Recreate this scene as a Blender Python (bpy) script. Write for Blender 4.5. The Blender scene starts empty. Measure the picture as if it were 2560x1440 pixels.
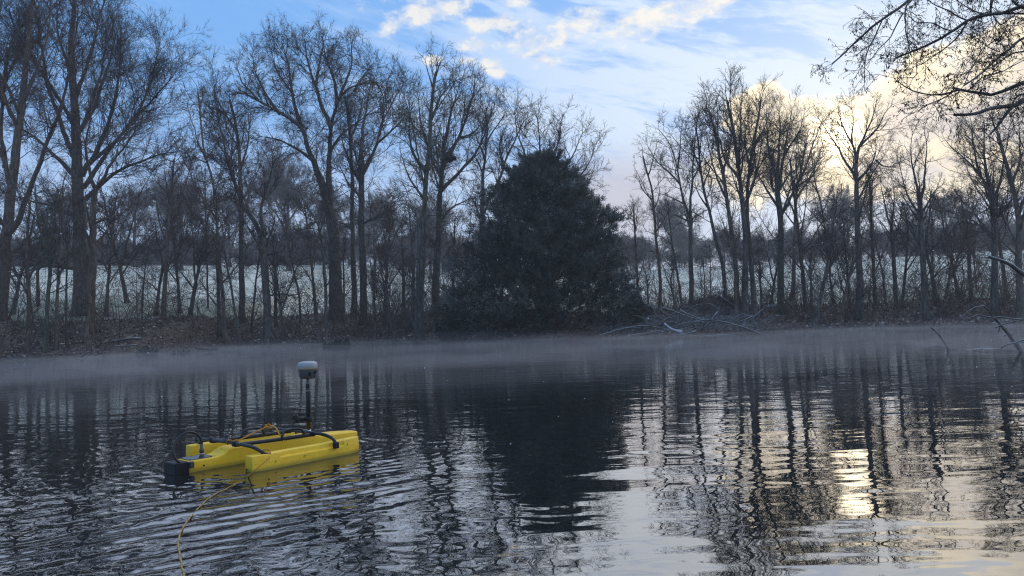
import bpy, math, random
import numpy as np
from mathutils import Vector, Matrix, noise as mnoise

R = math.radians
SC = bpy.context.scene
COL = SC.collection
rng = np.random.default_rng(7)
random.seed(7)

# ------------------------------------------------------------------ camera
CAM_H = 0.88
FPX = 1849.0
PITCH = math.atan((802.4 - 720) / FPX)
ROLL = math.atan(0.0332)
_F = np.array([0, math.cos(PITCH), math.sin(PITCH)])
_R0 = np.array([1.0, 0, 0])
_U0 = np.array([0, -math.sin(PITCH), math.cos(PITCH)])
_R = math.cos(ROLL) * _R0 - math.sin(ROLL) * _U0
_U = math.cos(ROLL) * _U0 + math.sin(ROLL) * _R0
cam = bpy.data.cameras.new('camera')
cam.sensor_width = 36.0
cam.lens = 36.0 * FPX / 2560.0
cam.clip_start = 0.05
cam.clip_end = 2000
camo = bpy.data.objects.new('camera', cam)
COL.objects.link(camo)
m = Matrix(((_R[0], _U[0], -_F[0], 0), (_R[1], _U[1], -_F[1], 0), (_R[2], _U[2], -_F[2], CAM_H), (0, 0, 0, 1)))
camo.matrix_world = m
SC.camera = camo

# ------------------------------------------------------------------ world: sky, clouds
_sd = _F + _R * (2085 - 1280) / FPX + _U * (720 - 340) / FPX
SUN_AZ = math.atan2(_sd[0], _sd[1])        # to the right of +Y
SUN_EL = math.atan2(_sd[2], math.hypot(_sd[0], _sd[1]))
SUN_DIR = np.array([math.sin(SUN_AZ) * math.cos(SUN_EL), math.cos(SUN_AZ) * math.cos(SUN_EL), math.sin(SUN_EL)])
world = bpy.data.worlds.new("World")
SC.world = world
world.use_nodes = True


class NG:
    """small helper to write node graphs"""
    def __init__(s, tree):
        s.t = tree
        s.n = tree.nodes
        s.l = tree.links

    def node(s, typ, **kw):
        n = s.n.new(typ)
        for k, v in kw.items():
            setattr(n, k, v)
        return n

    def put(s, sock, v):
        if isinstance(v, bpy.types.NodeSocket):
            s.l.new(v, sock)
        elif v is not None:
            sock.default_value = v

    def m(s, op, a, b=None, c=None, clamp=False):
        n = s.node('ShaderNodeMath', operation=op, use_clamp=clamp)
        s.put(n.inputs[0], a)
        if b is not None: s.put(n.inputs[1], b)
        if c is not None: s.put(n.inputs[2], c)
        return n.outputs[0]

    def vm(s, op, a, b=None, scale=None):
        n = s.node('ShaderNodeVectorMath', operation=op)
        s.put(n.inputs[0], a)
        if b is not None: s.put(n.inputs[1], b)
        if scale is not None: s.put(n.inputs['Scale'], scale)
        return n

    def xyz(s, x, y, z):
        n = s.node('ShaderNodeCombineXYZ')
        s.put(n.inputs[0], x); s.put(n.inputs[1], y); s.put(n.inputs[2], z)
        return n.outputs[0]

    def sep(s, v):
        n = s.node('ShaderNodeSeparateXYZ')
        s.put(n.inputs[0], v)
        return n.outputs

    def noise(s, v, scale, detail=4, rough=0.5, dist=0.0, lac=2.0):
        n = s.node('ShaderNodeTexNoise')
        if v is not None: s.put(n.inputs['Vector'], v)
        s.put(n.inputs['Scale'], scale); s.put(n.inputs['Detail'], detail)
        s.put(n.inputs['Roughness'], rough); s.put(n.inputs['Distortion'], dist)
        s.put(n.inputs['Lacunarity'], lac)
        return n.outputs['Fac']

    def ss(s, x, a, b, lo=0.0, hi=1.0):
        n = s.node('ShaderNodeMapRange', interpolation_type='SMOOTHSTEP')
        s.put(n.inputs['Value'], x); s.put(n.inputs['From Min'], a); s.put(n.inputs['From Max'], b)
        s.put(n.inputs['To Min'], lo); s.put(n.inputs['To Max'], hi)
        return n.outputs['Result']

    def mix(s, f, a, b, mode='MIX'):
        n = s.node('ShaderNodeMix', data_type='RGBA', blend_type=mode)
        s.put(n.inputs[0], f); s.put(n.inputs[6], a); s.put(n.inputs[7], b)
        return n.outputs[2]


def c4(r, g, b, k=1.0):
    return (r * k, g * k, b * k, 1.0)


def pix_dir(px, py):
    d = _F + _R * (px - 1280) / FPX + _U * (720 - py) / FPX
    return d / np.linalg.norm(d)


def pix_ae(px, py):
    d = pix_dir(px, py)
    return math.atan2(d[0], d[1]), math.asin(d[2])


def build_world():
    g = NG(world.node_tree)
    g.n.clear()
    sky = g.node('ShaderNodeTexSky', sky_type='NISHITA')
    sky.sun_disc = False
    sky.sun_elevation = SUN_EL
    sky.sun_rotation = SUN_AZ
    sky.air_density = 1.0
    sky.dust_density = 0.6
    sky.ozone_density = 1.6
    tc = g.node('ShaderNodeTexCoord')
    d = tc.outputs['Generated']
    x, y, z = g.sep(d)
    az = g.m('ARCTAN2', x, y)
    el = g.m('ARCSINE', z)
    K = 10.0                                   # colours below are divided by the background strength 0.1
    # clear-sky part: pale blue overhead of the wood, a little duller low down
    base = g.mix(0.82, sky.outputs[0], c4(0.15, 0.38, 0.80, K))
    low = g.ss(el, R(2), R(19), 1.0, 0.0)
    base = g.mix(g.m('MULTIPLY', low, 0.75), base, c4(0.50, 0.57, 0.68, K))
    # directional distance to the sun
    dotn = g.vm('DOT_PRODUCT', d, tuple(SUN_DIR)).outputs['Value']
    ang = g.m('ARCCOSINE', g.m('MINIMUM', dotn, 0.99999))
    # high veil cloud: streaks running down to the right
    ca, sa = math.cos(R(-15)), math.sin(R(-15))
    u = g.m('ADD', g.m('MULTIPLY', az, ca), g.m('MULTIPLY', el, sa))
    v = g.m('SUBTRACT', g.m('MULTIPLY', el, ca), g.m('MULTIPLY', az, sa))
    warp = g.noise(g.xyz(u, v, 0.3), 5.0, 3, 0.5)
    st = g.noise(g.xyz(g.m('MULTIPLY', u, 2.2), g.m('ADD', g.m('MULTIPLY', v, 13.0), g.m('MULTIPLY', warp, 0.9)), 1.7), 1.6, 7, 0.6, 0.3)
    fine = g.noise(g.xyz(g.m('MULTIPLY', u, 12.0), g.m('MULTIPLY', v, 60.0), 4.0), 1.5, 5, 0.62, 0.6)
    st = g.m('ADD', g.m('MULTIPLY', st, 0.76), g.m('MULTIPLY', fine, 0.24))
    veil_zone = g.m('MULTIPLY', g.ss(az, R(-22), R(14)), g.ss(el, R(4), R(16)))
    veil = g.ss(g.m('ADD', st, g.m('MULTIPLY', veil_zone, 0.08)), 0.47, 0.62)
    veil = g.m('MULTIPLY', veil, g.m('ADD', g.m('MULTIPLY', veil_zone, 0.66), 0.10))
    col = g.mix(veil, base, c4(0.64, 0.73, 0.83, K))

    # small cumulus: rotated ellipses broken up by noise
    def blob(px, py, rx, ry, rot):
        a0, e0 = pix_ae(px, py)
        rx, ry = rx / FPX, ry / FPX
        da = g.m('SUBTRACT', az, a0); de = g.m('SUBTRACT', el, e0)
        c, s = math.cos(R(rot)), math.sin(R(rot))
        p = g.m('ADD', g.m('MULTIPLY', da, c / rx), g.m('MULTIPLY', de, s / rx))
        q = g.m('SUBTRACT', g.m('MULTIPLY', de, c / ry), g.m('MULTIPLY', da, s / ry))
        r2 = g.m('ADD', g.m('MULTIPLY', p, p), g.m('MULTIPLY', q, q))
        return g.m('SUBTRACT', 1.0, g.m('SQRT', r2))

    def union(lst):
        o = lst[0]
        for b in lst[1:]:
            o = g.m('MAXIMUM', o, b)
        return o
    pv = g.xyz(g.m('MULTIPLY', az, 1.0), g.m('MULTIPLY', el, 1.6), 0.0)
    nbig = g.noise(pv, 30.0, 9, 0.62, 0.12)
    nwisp = g.noise(pv, 9.0, 6, 0.6, 0.5)
    small = union([blob(1085, 28, 150, 42, 14), blob(985, 62, 90, 22, 22), blob(1330, 108, 75, 46, -8), blob(1195, 112, 70, 24, 0),
                   blob(1232, 160, 50, 26, 0), blob(1165, 150, 50, 14, 0), blob(1075, 152, 46, 14, 5), blob(1235, 178, 42, 20, 0),
                   blob(1360, 150, 50, 26, 0), blob(1245, 60, 110, 30, 0), blob(1450, 60, 110, 44, 10), blob(1400, 95, 60, 30, 20),
                   blob(1640, 50, 170, 48, 14), blob(1740, 20, 170, 48, 10), blob(1560, 80, 60, 28, 12), blob(1180, -90, 300, 60, 16), blob(1900, -70, 200, 50, 12),
                   blob(1290, 6, 60, 16, 10)])
    f = g.m('ADD', g.m('MULTIPLY', small, 1.0), g.m('MULTIPLY', g.m('SUBTRACT', nbig, 0.5), 2.5))
    cum = g.m('MULTIPLY', g.ss(f, 0.0, 0.85), g.ss(small, -0.45, 0.2))
    cum = g.m('MULTIPLY', cum, 0.86)
    # other broken cloud outside this part of the sky, so that it goes on the same way
    far_zone = g.m('ADD', g.ss(el, R(30), R(42)), g.ss(g.m('ABSOLUTE', az), R(48), R(62)), clamp=True)
    far = g.m('MULTIPLY', g.ss(nwisp, 0.52, 0.72), g.m('MULTIPLY', far_zone, 0.8))
    cum = g.m('MAXIMUM', cum, far)
    shade = g.ss(nbig, 0.40, 0.62)
    cumcol = g.mix(shade, c4(0.58, 0.63, 0.71, K), c4(0.80, 0.76, 0.68, K))
    col = g.mix(cum, col, cumcol)

    # big bank of cloud round the sun
    n2 = g.noise(pv, 11.0, 7, 0.58, 0.3)
    bank = union([blob(1905, 252, 80, 46, 10), blob(1960, 300, 150, 62, 0), blob(2090, 330, 210, 110, 5), blob(2250, 300, 260, 120, 20), blob(2500, 190, 260, 130, 25),
                  blob(2420, 330, 300, 160, 0), blob(1960, 420, 260, 90, -5), blob(2700, 100, 300, 160, 30), blob(2200, 430, 400, 90, 0)])
    fb = g.m('ADD', bank, g.m('MULTIPLY', g.m('SUBTRACT', n2, 0.5), 1.5))
    bm = g.ss(fb, 0.02, 0.30)
    glow = g.m('POWER', 2.718, g.m('MULTIPLY', ang, -1 / R(10.0)))
    rim = g.m('MULTIPLY', g.ss(fb, 0.02, 0.22), g.ss(fb, 0.55, 0.25))
    bcol = g.mix(g.ss(n2, 0.40, 0.62), c4(0.42, 0.42, 0.47, K), c4(0.76, 0.66, 0.47, K))
    bcol = g.mix(g.m('MULTIPLY', rim, 0.6), bcol, c4(0.95, 0.86, 0.66, K))
    lowb = g.ss(el, R(9.0), R(4.0))
    bcol = g.mix(g.m('MULTIPLY', lowb, 0.9), bcol, c4(0.46, 0.54, 0.74, K))
    soft = g.ss(blob(1560, 520, 330, 190, 12), 0.0, 0.8, 0.0, 0.75)
    col = g.mix(soft, col, c4(0.46, 0.43, 0.47, K))
    col = g.mix(g.m('MULTIPLY', bm, 0.88), col, bcol)
    # light of the veiled sun
    gl = g.m('MULTIPLY', g.m('MULTIPLY', glow, g.ss(el, R(-4), R(7))), g.m('ADD', g.m('MULTIPLY', bm, 0.65), 0.35))
    col = g.mix(1.0, col, g.vm('SCALE', (1.0 * K, 0.70 * K, 0.24 * K), scale=g.m('MULTIPLY', gl, 0.62)).outputs[0], 'ADD')
    core = g.m('POWER', 2.718, g.m('MULTIPLY', g.m('POWER', g.m('DIVIDE', ang, R(1.35)), 2.0), -1.0))
    col = g.mix(1.0, col, g.vm('SCALE', (1.3 * K, 1.1 * K, 0.75 * K), scale=g.m('MULTIPLY', core, 3.0)).outputs[0], 'ADD')
    # short vapour trail left of the sun cloud
    t0 = blob(1762, 274, 34, 1.7, -4)
    col = g.mix(g.ss(t0, 0.0, 0.6), col, c4(0.95, 0.95, 0.92, K))
    bg = g.node('ShaderNodeBackground')
    g.put(bg.inputs['Color'], col)
    bg.inputs['Strength'].default_value = 0.1
    out = g.node('ShaderNodeOutputWorld')
    g.l.new(bg.outputs[0], out.inputs[0])


build_world()
world.cycles.sampling_method = 'MANUAL'
world.cycles.sample_map_resolution = 1024

sun = bpy.data.lights.new('sun', 'SUN')
sun.energy = 1.25
sun.angle = R(120)
sun.color = (1.0, 0.90, 0.78)
suno = bpy.data.objects.new('sun', sun)
COL.objects.link(suno)
suno.rotation_euler = Vector(-SUN_DIR).to_track_quat('-Z', 'Y').to_euler()
suno.location = (10, 30, 60)

SC.view_settings.view_transform = 'Standard'
SC.view_settings.look = 'None'
SC.view_settings.exposure = 0.36
SC.view_settings.gamma = 1.0
SC.view_settings.use_curve_mapping = False
SC.render.engine = 'CYCLES'
cy = SC.cycles
cy.max_bounces = 6
cy.diffuse_bounces = 2
cy.glossy_bounces = 3
cy.transmission_bounces = 3
cy.volume_bounces = 1
cy.transparent_max_bounces = 6
cy.sample_clamp_indirect = 6.0
cy.caustics_reflective = False
cy.caustics_refractive = False
cy.use_adaptive_sampling = True
cy.adaptive_threshold = 0.01
cy.use_denoising = True
cy.denoising_prefilter = 'NONE'
cy.filter_width = 1.15

# ------------------------------------------------------------------ helpers
O3 = np.array([0, 0, CAM_H])


def at(px, py, D):
    """photo pixel at forward distance D -> point in the place"""
    d = _F + _R * (px - 1280) / FPX + _U * (720 - py) / FPX
    return O3 + d * (D / d[1])


def on_water(px, py):
    d = _F + _R * (px - 1280) / FPX + _U * (720 - py) / FPX
    return O3 + d * (-CAM_H / d[2])


def px_size(w, D):
    return w * D / FPX


def tagp(o, label=None, cat=None, group=None, kind=None):
    if label: o['label'] = label
    if cat: o['category'] = cat
    if group: o['group'] = group
    if kind: o['kind'] = kind
    return o


def mesh_np(name, V, quads=None, tris=None, smooth=True):
    me = bpy.data.meshes.new(name)
    V = np.asarray(V, np.float32).reshape(-1, 3)
    nq = 0 if quads is None else len(quads)
    nt = 0 if tris is None else len(tris)
    me.vertices.add(len(V))
    me.vertices.foreach_set('co', V.ravel())
    li = []
    if nq: li.append(np.asarray(quads, np.int32).ravel())
    if nt: li.append(np.asarray(tris, np.int32).ravel())
    li = np.concatenate(li)
    me.loops.add(len(li))
    me.loops.foreach_set('vertex_index', li)
    me.polygons.add(nq + nt)
    tot = np.concatenate([np.full(nq, 4, np.int32), np.full(nt, 3, np.int32)])
    start = np.concatenate([[0], np.cumsum(tot)[:-1]]).astype(np.int32)
    me.polygons.foreach_set('loop_start', start)
    me.polygons.foreach_set('loop_total', tot)
    me.polygons.foreach_set('use_smooth', np.full(nq + nt, smooth, bool))
    me.update()
    me.validate()
    return me


def link(name, me, mat=None, parent=None, loc=None):
    o = bpy.data.objects.new(name, me)
    COL.objects.link(o)
    if mat and me is not None and len(me.materials) == 0:
        me.materials.append(mat)
    if parent:
        o.parent = parent
    if loc is not None:
        o.location = loc
    return o


def empty(name, loc=(0, 0, 0), rz=0.0):
    o = bpy.data.objects.new(name, None)
    o.empty_display_size = 0.3
    COL.objects.link(o)
    o.location = loc
    o.rotation_euler = (0, 0, rz)
    return o


class Geo:
    """collects pieces into one mesh"""
    def __init__(s):
        s.V = []; s.Q = []; s.T = []; s.n = 0

    def add(s, V, Q=None, T=None):
        V = np.asarray(V, float).reshape(-1, 3)
        s.V.append(V)
        if Q is not None and len(Q): s.Q.append(np.asarray(Q, int).reshape(-1, 4) + s.n)
        if T is not None and len(T): s.T.append(np.asarray(T, int).reshape(-1, 3) + s.n)
        s.n += len(V)
        return s

    def mesh(s, name, off=(0, 0, 0), smooth=True):
        V = np.concatenate(s.V) - np.asarray(off)
        return mesh_np(name, V, np.concatenate(s.Q) if s.Q else None, np.concatenate(s.T) if s.T else None, smooth)

    # --- shapes
    def tube(s, P, rad, sides=8, cap=True, rough=0.0, seed=0):
        P = np.asarray(P, float)
        n = len(P)
        rad = np.broadcast_to(np.asarray(rad, float), (n,)).copy()
        T = np.gradient(P, axis=0)
        T /= np.linalg.norm(T, axis=1)[:, None] + 1e-12
        ref = np.array([1.0, 0.13, 0.07]) if abs(T[:, 0]).mean() < 0.8 else np.array([0.1, 1.0, 0.2])
        A = np.cross(T, ref); A /= np.linalg.norm(A, axis=1)[:, None]
        B = np.cross(T, A)
        th = np.linspace(0, 2 * np.pi, sides, endpoint=False)
        rr = rad[:, None] * np.ones(sides)[None]
        if rough:
            rg = np.random.default_rng(seed)
            rr *= 1 + rough * (rg.random((n, sides)) - 0.5)
        V = P[:, None] + rr[..., None] * (A[:, None] * np.cos(th)[None, :, None] + B[:, None] * np.sin(th)[None, :, None])
        i = np.arange(n - 1)[:, None] * sides; j = np.arange(sides)[None]; j2 = (j + 1) % sides
        Q = np.stack([i + j, i + j2, i + sides + j2, i + sides + j], -1).reshape(-1, 4)
        V = V.reshape(-1, 3); TT = []
        if cap:
            c0 = len(V)
            V = np.concatenate([V, P[:1], P[-1:]])
            for k in range(sides):
                TT.append((c0, (k + 1) % sides, k))
                b = (n - 1) * sides
                TT.append((c0 + 1, b + k, b + (k + 1) % sides))
        s.add(V, Q, TT)
        return s

    def lathe(s, prof, sides=32, M=None):
        prof = np.asarray(prof, float)
        th = np.linspace(0, 2 * np.pi, sides, endpoint=False)
        V = np.stack([prof[:, 0, None] * np.cos(th), prof[:, 0, None] * np.sin(th), prof[:, 1, None] + 0 * th], -1).reshape(-1, 3)
        n = len(prof)
        i = np.arange(n - 1)[:, None] * sides; j = np.arange(sides)[None]; j2 = (j + 1) % sides
        Q = np.stack([i + j, i + j2, i + sides + j2, i + sides + j], -1).reshape(-1, 4)
        if M is not None:
            V = V @ M[:3, :3].T + M[:3, 3]
        s.add(V, Q)
        return s

    def box(s, lo, hi, bev=0.0):
        lo = np.asarray(lo, float); hi = np.asarray(hi, float)
        b = bev
        ring = lambda x0, y0, x1, y1, z: [(x0 + b, y0, z), (x1 - b, y0, z), (x1, y0 + b, z), (x1, y1 - b, z), (x1 - b, y1, z), (x0 + b, y1, z), (x0, y1 - b, z), (x0, y0 + b, z)]
        if b <= 0:
            V = [(x, y, z) for z in (lo[2], hi[2]) for x, y in ((lo[0], lo[1]), (hi[0], lo[1]), (hi[0], hi[1]), (lo[0], hi[1]))]
            s.add(V, [(0, 3, 2, 1), (4, 5, 6, 7), (0, 1, 5, 4), (1, 2, 6, 5), (2, 3, 7, 6), (3, 0, 4, 7)])
            return s
        V = []
        V += [(x + (b if x < (lo[0] + hi[0]) / 2 else -b) * .7, y + (b if y < (lo[1] + hi[1]) / 2 else -b) * .7, z) for x, y, z in ring(lo[0], lo[1], hi[0], hi[1], lo[2])]
        V += ring(lo[0], lo[1], hi[0], hi[1], lo[2] + b)
        V += ring(lo[0], lo[1], hi[0], hi[1], hi[2] - b)
        V += [(x + (b if x < (lo[0] + hi[0]) / 2 else -b) * .7, y + (b if y < (lo[1] + hi[1]) / 2 else -b) * .7, z) for x, y, z in ring(lo[0], lo[1], hi[0], hi[1], hi[2])]
        Q = []
        for k in range(3):
            for j in range(8):
                j2 = (j + 1) % 8
                Q.append((k * 8 + j, k * 8 + j2, k * 8 + 8 + j2, k * 8 + 8 + j))
        T = [(24, 24 + j, 24 + j + 1) for j in range(1, 7)] + [(0, j + 1, j) for j in range(1, 7)]
        s.add(V, Q, T)
        return s


def catmull(P, n_per=4):
    P = np.asarray(P, float)
    if len(P) < 3:
        t = np.linspace(0, 1, n_per + 1)[:, None]
        return P[0] * (1 - t) + P[-1] * t
    Q = np.concatenate([[2 * P[0] - P[1]], P, [2 * P[-1] - P[-2]]])
    out = []
    for i in range(1, len(Q) - 2):
        for t in np.linspace(0, 1, n_per, endpoint=False):
            a, b, c, d = Q[i - 1], Q[i], Q[i + 1], Q[i + 2]
            out.append(0.5 * (2 * b + (c - a) * t + (2 * a - 5 * b + 4 * c - d) * t * t + (3 * b - a - 3 * c + d) * t ** 3))
    out.append(P[-1])
    return np.array(out)


# ------------------------------------------------------------------ materials
def mat_new(name):
    mt = bpy.data.materials.new(name)
    mt.use_nodes = True
    g = NG(mt.node_tree)
    b = mt.node_tree.nodes['Principled BSDF']
    return mt, g, b


def mat_bark(name, ca, cb, moss=(0.05, 0.065, 0.03), mossk=0.3, frost=0.0):
    mt, g, b = mat_new(name)
    geo = g.node('ShaderNodeNewGeometry')
    p = geo.outputs['Position']
    x, y, z = g.sep(p)
    pv = g.xyz(g.m('MULTIPLY', x, 1), g.m('MULTIPLY', y, 1), g.m('MULTIPLY', z, 0.35))
    n1 = g.noise(pv, 14.0, 5, 0.6)
    n2 = g.noise(p, 1.1, 3, 0.5)
    col = g.mix(g.ss(n1, 0.3, 0.7), c4(*ca), c4(*cb))
    col = g.mix(g.m('MULTIPLY', g.ss(n2, 0.5, 0.72), mossk), col, c4(*moss))
    if frost:
        up = g.sep(geo.outputs['Normal'])[2]
        col = g.mix(g.m('MULTIPLY', g.ss(up, 0.25, 0.8), frost), col, c4(0.55, 0.58, 0.62))
    g.put(b.inputs['Base Color'], col)
    b.inputs['Roughness'].default_value = 0.92
    b.inputs['Specular IOR Level'].default_value = 0.2
    bp = g.node('ShaderNodeBump')
    bp.inputs['Strength'].default_value = 0.7
    bp.inputs['Distance'].default_value = 0.02
    g.put(bp.inputs['Height'], n1)
    g.put(b.inputs['Normal'], bp.outputs[0])
    return mt


def mat_flat(name, col, rough=0.8, spec=0.3, var=0.25, scale=3.0, metallic=0.0):
    mt, g, b = mat_new(name)
    geo = g.node('ShaderNodeNewGeometry')
    n = g.noise(geo.outputs['Position'], scale, 4, 0.6)
    a = c4(*[c * (1 - var) for c in col]); d = c4(*[c * (1 + var) for c in col])
    g.put(b.inputs['Base Color'], g.mix(g.ss(n, 0.3, 0.7), a, d))
    b.inputs['Roughness'].default_value = rough
    b.inputs['Specular IOR Level'].default_value = spec
    b.inputs['Metallic'].default_value = metallic
    return mt


M_BARK = mat_bark('bark_dark', (0.055, 0.049, 0.045), (0.175, 0.150, 0.130))
M_BARK2 = mat_bark('bark_brown', (0.072, 0.055, 0.045), (0.20, 0.155, 0.12), mossk=0.45)
M_BARKP = mat_bark('bark_pale', (0.07, 0.068, 0.065), (0.20, 0.195, 0.18), mossk=0.2)
M_TWIG = mat_flat('twig_bark', (0.062, 0.050, 0.045), 0.9, 0.15, 0.3, 0.8)
M_TWIGR = mat_flat('twig_reddish', (0.095, 0.062, 0.050), 0.9, 0.15, 0.3, 0.8)
M_TWIGP = mat_flat('twig_pale', (0.15, 0.145, 0.13), 0.9, 0.15, 0.3, 0.8)
M_FROSTW = mat_bark('frosted_wood', (0.05, 0.045, 0.04), (0.15, 0.14, 0.13), frost=0.60)
M_SCRUB = mat_flat('scrub', (0.125, 0.092, 0.072), 0.95, 0.1, 0.4, 0.7)
M_BRAMBLE = mat_flat('bramble', (0.10, 0.062, 0.048), 0.95, 0.1, 0.35, 1.5)


# ------------------------------------------------------------------ terrain
_sp = [(0, 903), (260, 893), (500, 874), (700, 866), (900, 859), (1280, 852), (1500, 848), (1700, 841), (1900, 832), (2100, 825), (2330, 820), (2560, 815)]
_sw = np.array([on_water(*p)[:2] for p in _sp])
SX = np.concatenate([[-160, -60, -30], _sw[:, 0], [35, 60, 160]])
SY = np.concatenate([[-20, 12, 22], _sw[:, 1], [25, 14, -20]])


def shore(x):
    return np.interp(x, SX, SY)


def hnoise(x, y, sc, seed=0):
    x = np.asarray(x, float) * sc + seed * 17.3; y = np.asarray(y, float) * sc - seed * 9.1
    v = (np.sin(x * 1.0 + 1.3 * np.sin(y * 0.9 + seed)) + np.sin(y * 1.27 + 1.1 * np.sin(x * 1.13)) + 0.5 * np.sin(2.3 * x + 1.9 * y) + 0.5 * np.sin(2.9 * y - 1.7 * x + 2.0)) / 3.0
    return v


def ground_z(x, y):
    x = np.asarray(x, float); y = np.asarray(y, float)
    s = y - shore(x)
    left = np.clip((8 - x) / 30, 0, 1)
    b = np.interp(s, [-8, -0.3, 0, 0.4, 2, 4, 7, 10, 14], [-1.2, -0.15, 0.02, 0.25, 0.55, 0.95, 1.38, 1.70, 2.0])
    b = b * np.interp(x, [-2, 5], [1.0, 0.74])
    b = b + np.where(s > 0.4, 0.10 * hnoise(x, y, 0.9) * np.clip(s - .4, 0, 1) + 0.04 * hnoise(x, y, 3.1, 2) * np.clip(s - .4, 0, 1), 0)
    slope = 0.092 + 0.020 * left
    sf = np.clip(s - 12, 0, None)
    f = slope * np.minimum(sf, 70) + 0.004 * np.clip(sf - 70, 0, None)
    f = f * np.clip(sf / 8 + 0.4, 0, 1)
    z = b + f + np.where(s > 12, 0.25 * hnoise(x, y, 0.06, 3) * np.clip((s - 12) / 20, 0, 1), 0)
    # the near bank behind and to the right of the camera
    near = np.interp(-y, [-0.6, 0.0, 0.7, 3, 10], [-1.2, -0.1, 0.15, 0.5, 1.0])
    w = (x - (0.70 * np.clip(y, 0, 14) + 2.2))
    side = np.interp(w, [-1.5, 0, 0.8, 4], [-1.2, -0.1, 0.25, 0.8])
    side = np.where(y < 15, side, np.interp(y, [15, 17], [0, -1]) * 0 - 1.2)
    z = np.maximum(z, np.maximum(near, side))
    return z


M_LITTER = None


def make_ground():
    global M_LITTER
    xs = np.unique(np.concatenate([np.linspace(-300, -60, 25), np.arange(-60, -32, 1.0), np.arange(-32, 32, 0.3), np.arange(32, 60, 1.0), np.linspace(60, 300, 25)]))
    ys = np.unique(np.concatenate([np.linspace(-60, -4, 14), np.arange(-4, 22, 1.0), np.arange(22, 46, 0.28), np.arange(46, 140, 2.0), np.linspace(140, 400, 16)]))
    X, Y = np.meshgrid(xs, ys)
    Z = ground_z(X, Y)
    ny, nx = X.shape
    i = np.arange(ny - 1)[:, None] * nx; j = np.arange(nx - 1)[None]
    Q = np.stack([i + j, i + j + 1, i + nx + j + 1, i + nx + j], -1).reshape(-1, 4)
    cx = (X[:-1, :-1] + X[1:, 1:]) / 2; cy_ = (Y[:-1, :-1] + Y[1:, 1:]) / 2
    s = cy_ - shore(cx) + 1.2 * hnoise(cx, cy_, 0.5, 5) + 0.5 * hnoise(cx, cy_, 2.1, 6)
    isf = (s > 9.5).ravel()
    V = np.stack([X, Y, Z], -1).reshape(-1, 3)
    # leaf litter
    mt, g, b = mat_new('leaf_litter')
    p = g.node('ShaderNodeNewGeometry').outputs['Position']
    n1 = g.noise(p, 9.0, 6, 0.7)
    n2 = g.noise(p, 0.9, 3, 0.5)
    vo = g.node('ShaderNodeTexVoronoi'); g.put(vo.inputs['Vector'], p); vo.inputs['Scale'].default_value = 14
    col = g.mix(g.ss(n1, 0.35, 0.68), c4(0.045, 0.034, 0.026), c4(0.27, 0.20, 0.15))
    col = g.mix(g.m('MULTIPLY', g.ss(n2, 0.5, 0.75), 0.4), col, c4(0.045, 0.055, 0.028))
    col = g.mix(g.m('MULTIPLY', g.ss(vo.outputs['Distance'], 0.22, 0.05), 0.35), col, c4(0.22, 0.21, 0.22))
    g.put(b.inputs['Base Color'], col)
    b.inputs['Roughness'].default_value = 0.95
    bp = g.node('ShaderNodeBump'); bp.inputs['Strength'].default_value = 1.0; bp.inputs['Distance'].default_value = 0.06
    g.put(bp.inputs['Height'], n1); g.put(b.inputs['Normal'], bp.outputs[0])
    M_LITTER = mt
    # frosted grass
    mf, g, b = mat_new('frosted_grass')
    p = g.node('ShaderNodeNewGeometry').outputs['Position']
    x, y, z = g.sep(p)
    n1 = g.noise(g.xyz(x, g.m('MULTIPLY', y, 2.2), z), 0.35, 6, 0.65)
    n2 = g.noise(p, 3.0, 5, 0.7)
    col = g.mix(g.ss(n1, 0.35, 0.65), c4(0.50, 0.48, 0.38), c4(0.84, 0.79, 0.67))
    col = g.mix(g.m('MULTIPLY', g.ss(n2, 0.48, 0.7), 0.5), col, c4(0.30, 0.35, 0.22))
    edge = g.ss(y, 41.0, 52.0, 1.0, 0.0)
    col = g.mix(g.m('MULTIPLY', edge, 0.6), col, c4(0.13, 0.17, 0.09))
    g.put(b.inputs['Base Color'], col)
    b.inputs['Roughness'].default_value = 0.9
    bp = g.node('ShaderNodeBump'); bp.inputs['Strength'].default_value = 0.6; bp.inputs['Distance'].default_value = 0.1
    g.put(bp.inputs['Height'], n2); g.put(b.inputs['Normal'], bp.outputs[0])
    for nm, sel, mat in (('lake_bank_ground', ~isf, mt), ('frosty_field', isf, mf)):
        q = Q[sel]
        used, inv = np.unique(q, return_inverse=True)
        me = mesh_np(nm, V[used], inv.reshape(-1, 4))
        o = link(nm, me, mat)
        tagp(o, kind='structure')


make_ground()

# ------------------------------------------------------------------ water
BO = np.array([-1.968, 4.887]); BYAW = 0.858
BAX = np.array([math.cos(BYAW), math.sin(BYAW)])
BPX = np.array([-math.sin(BYAW), math.cos(BYAW)])


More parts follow.
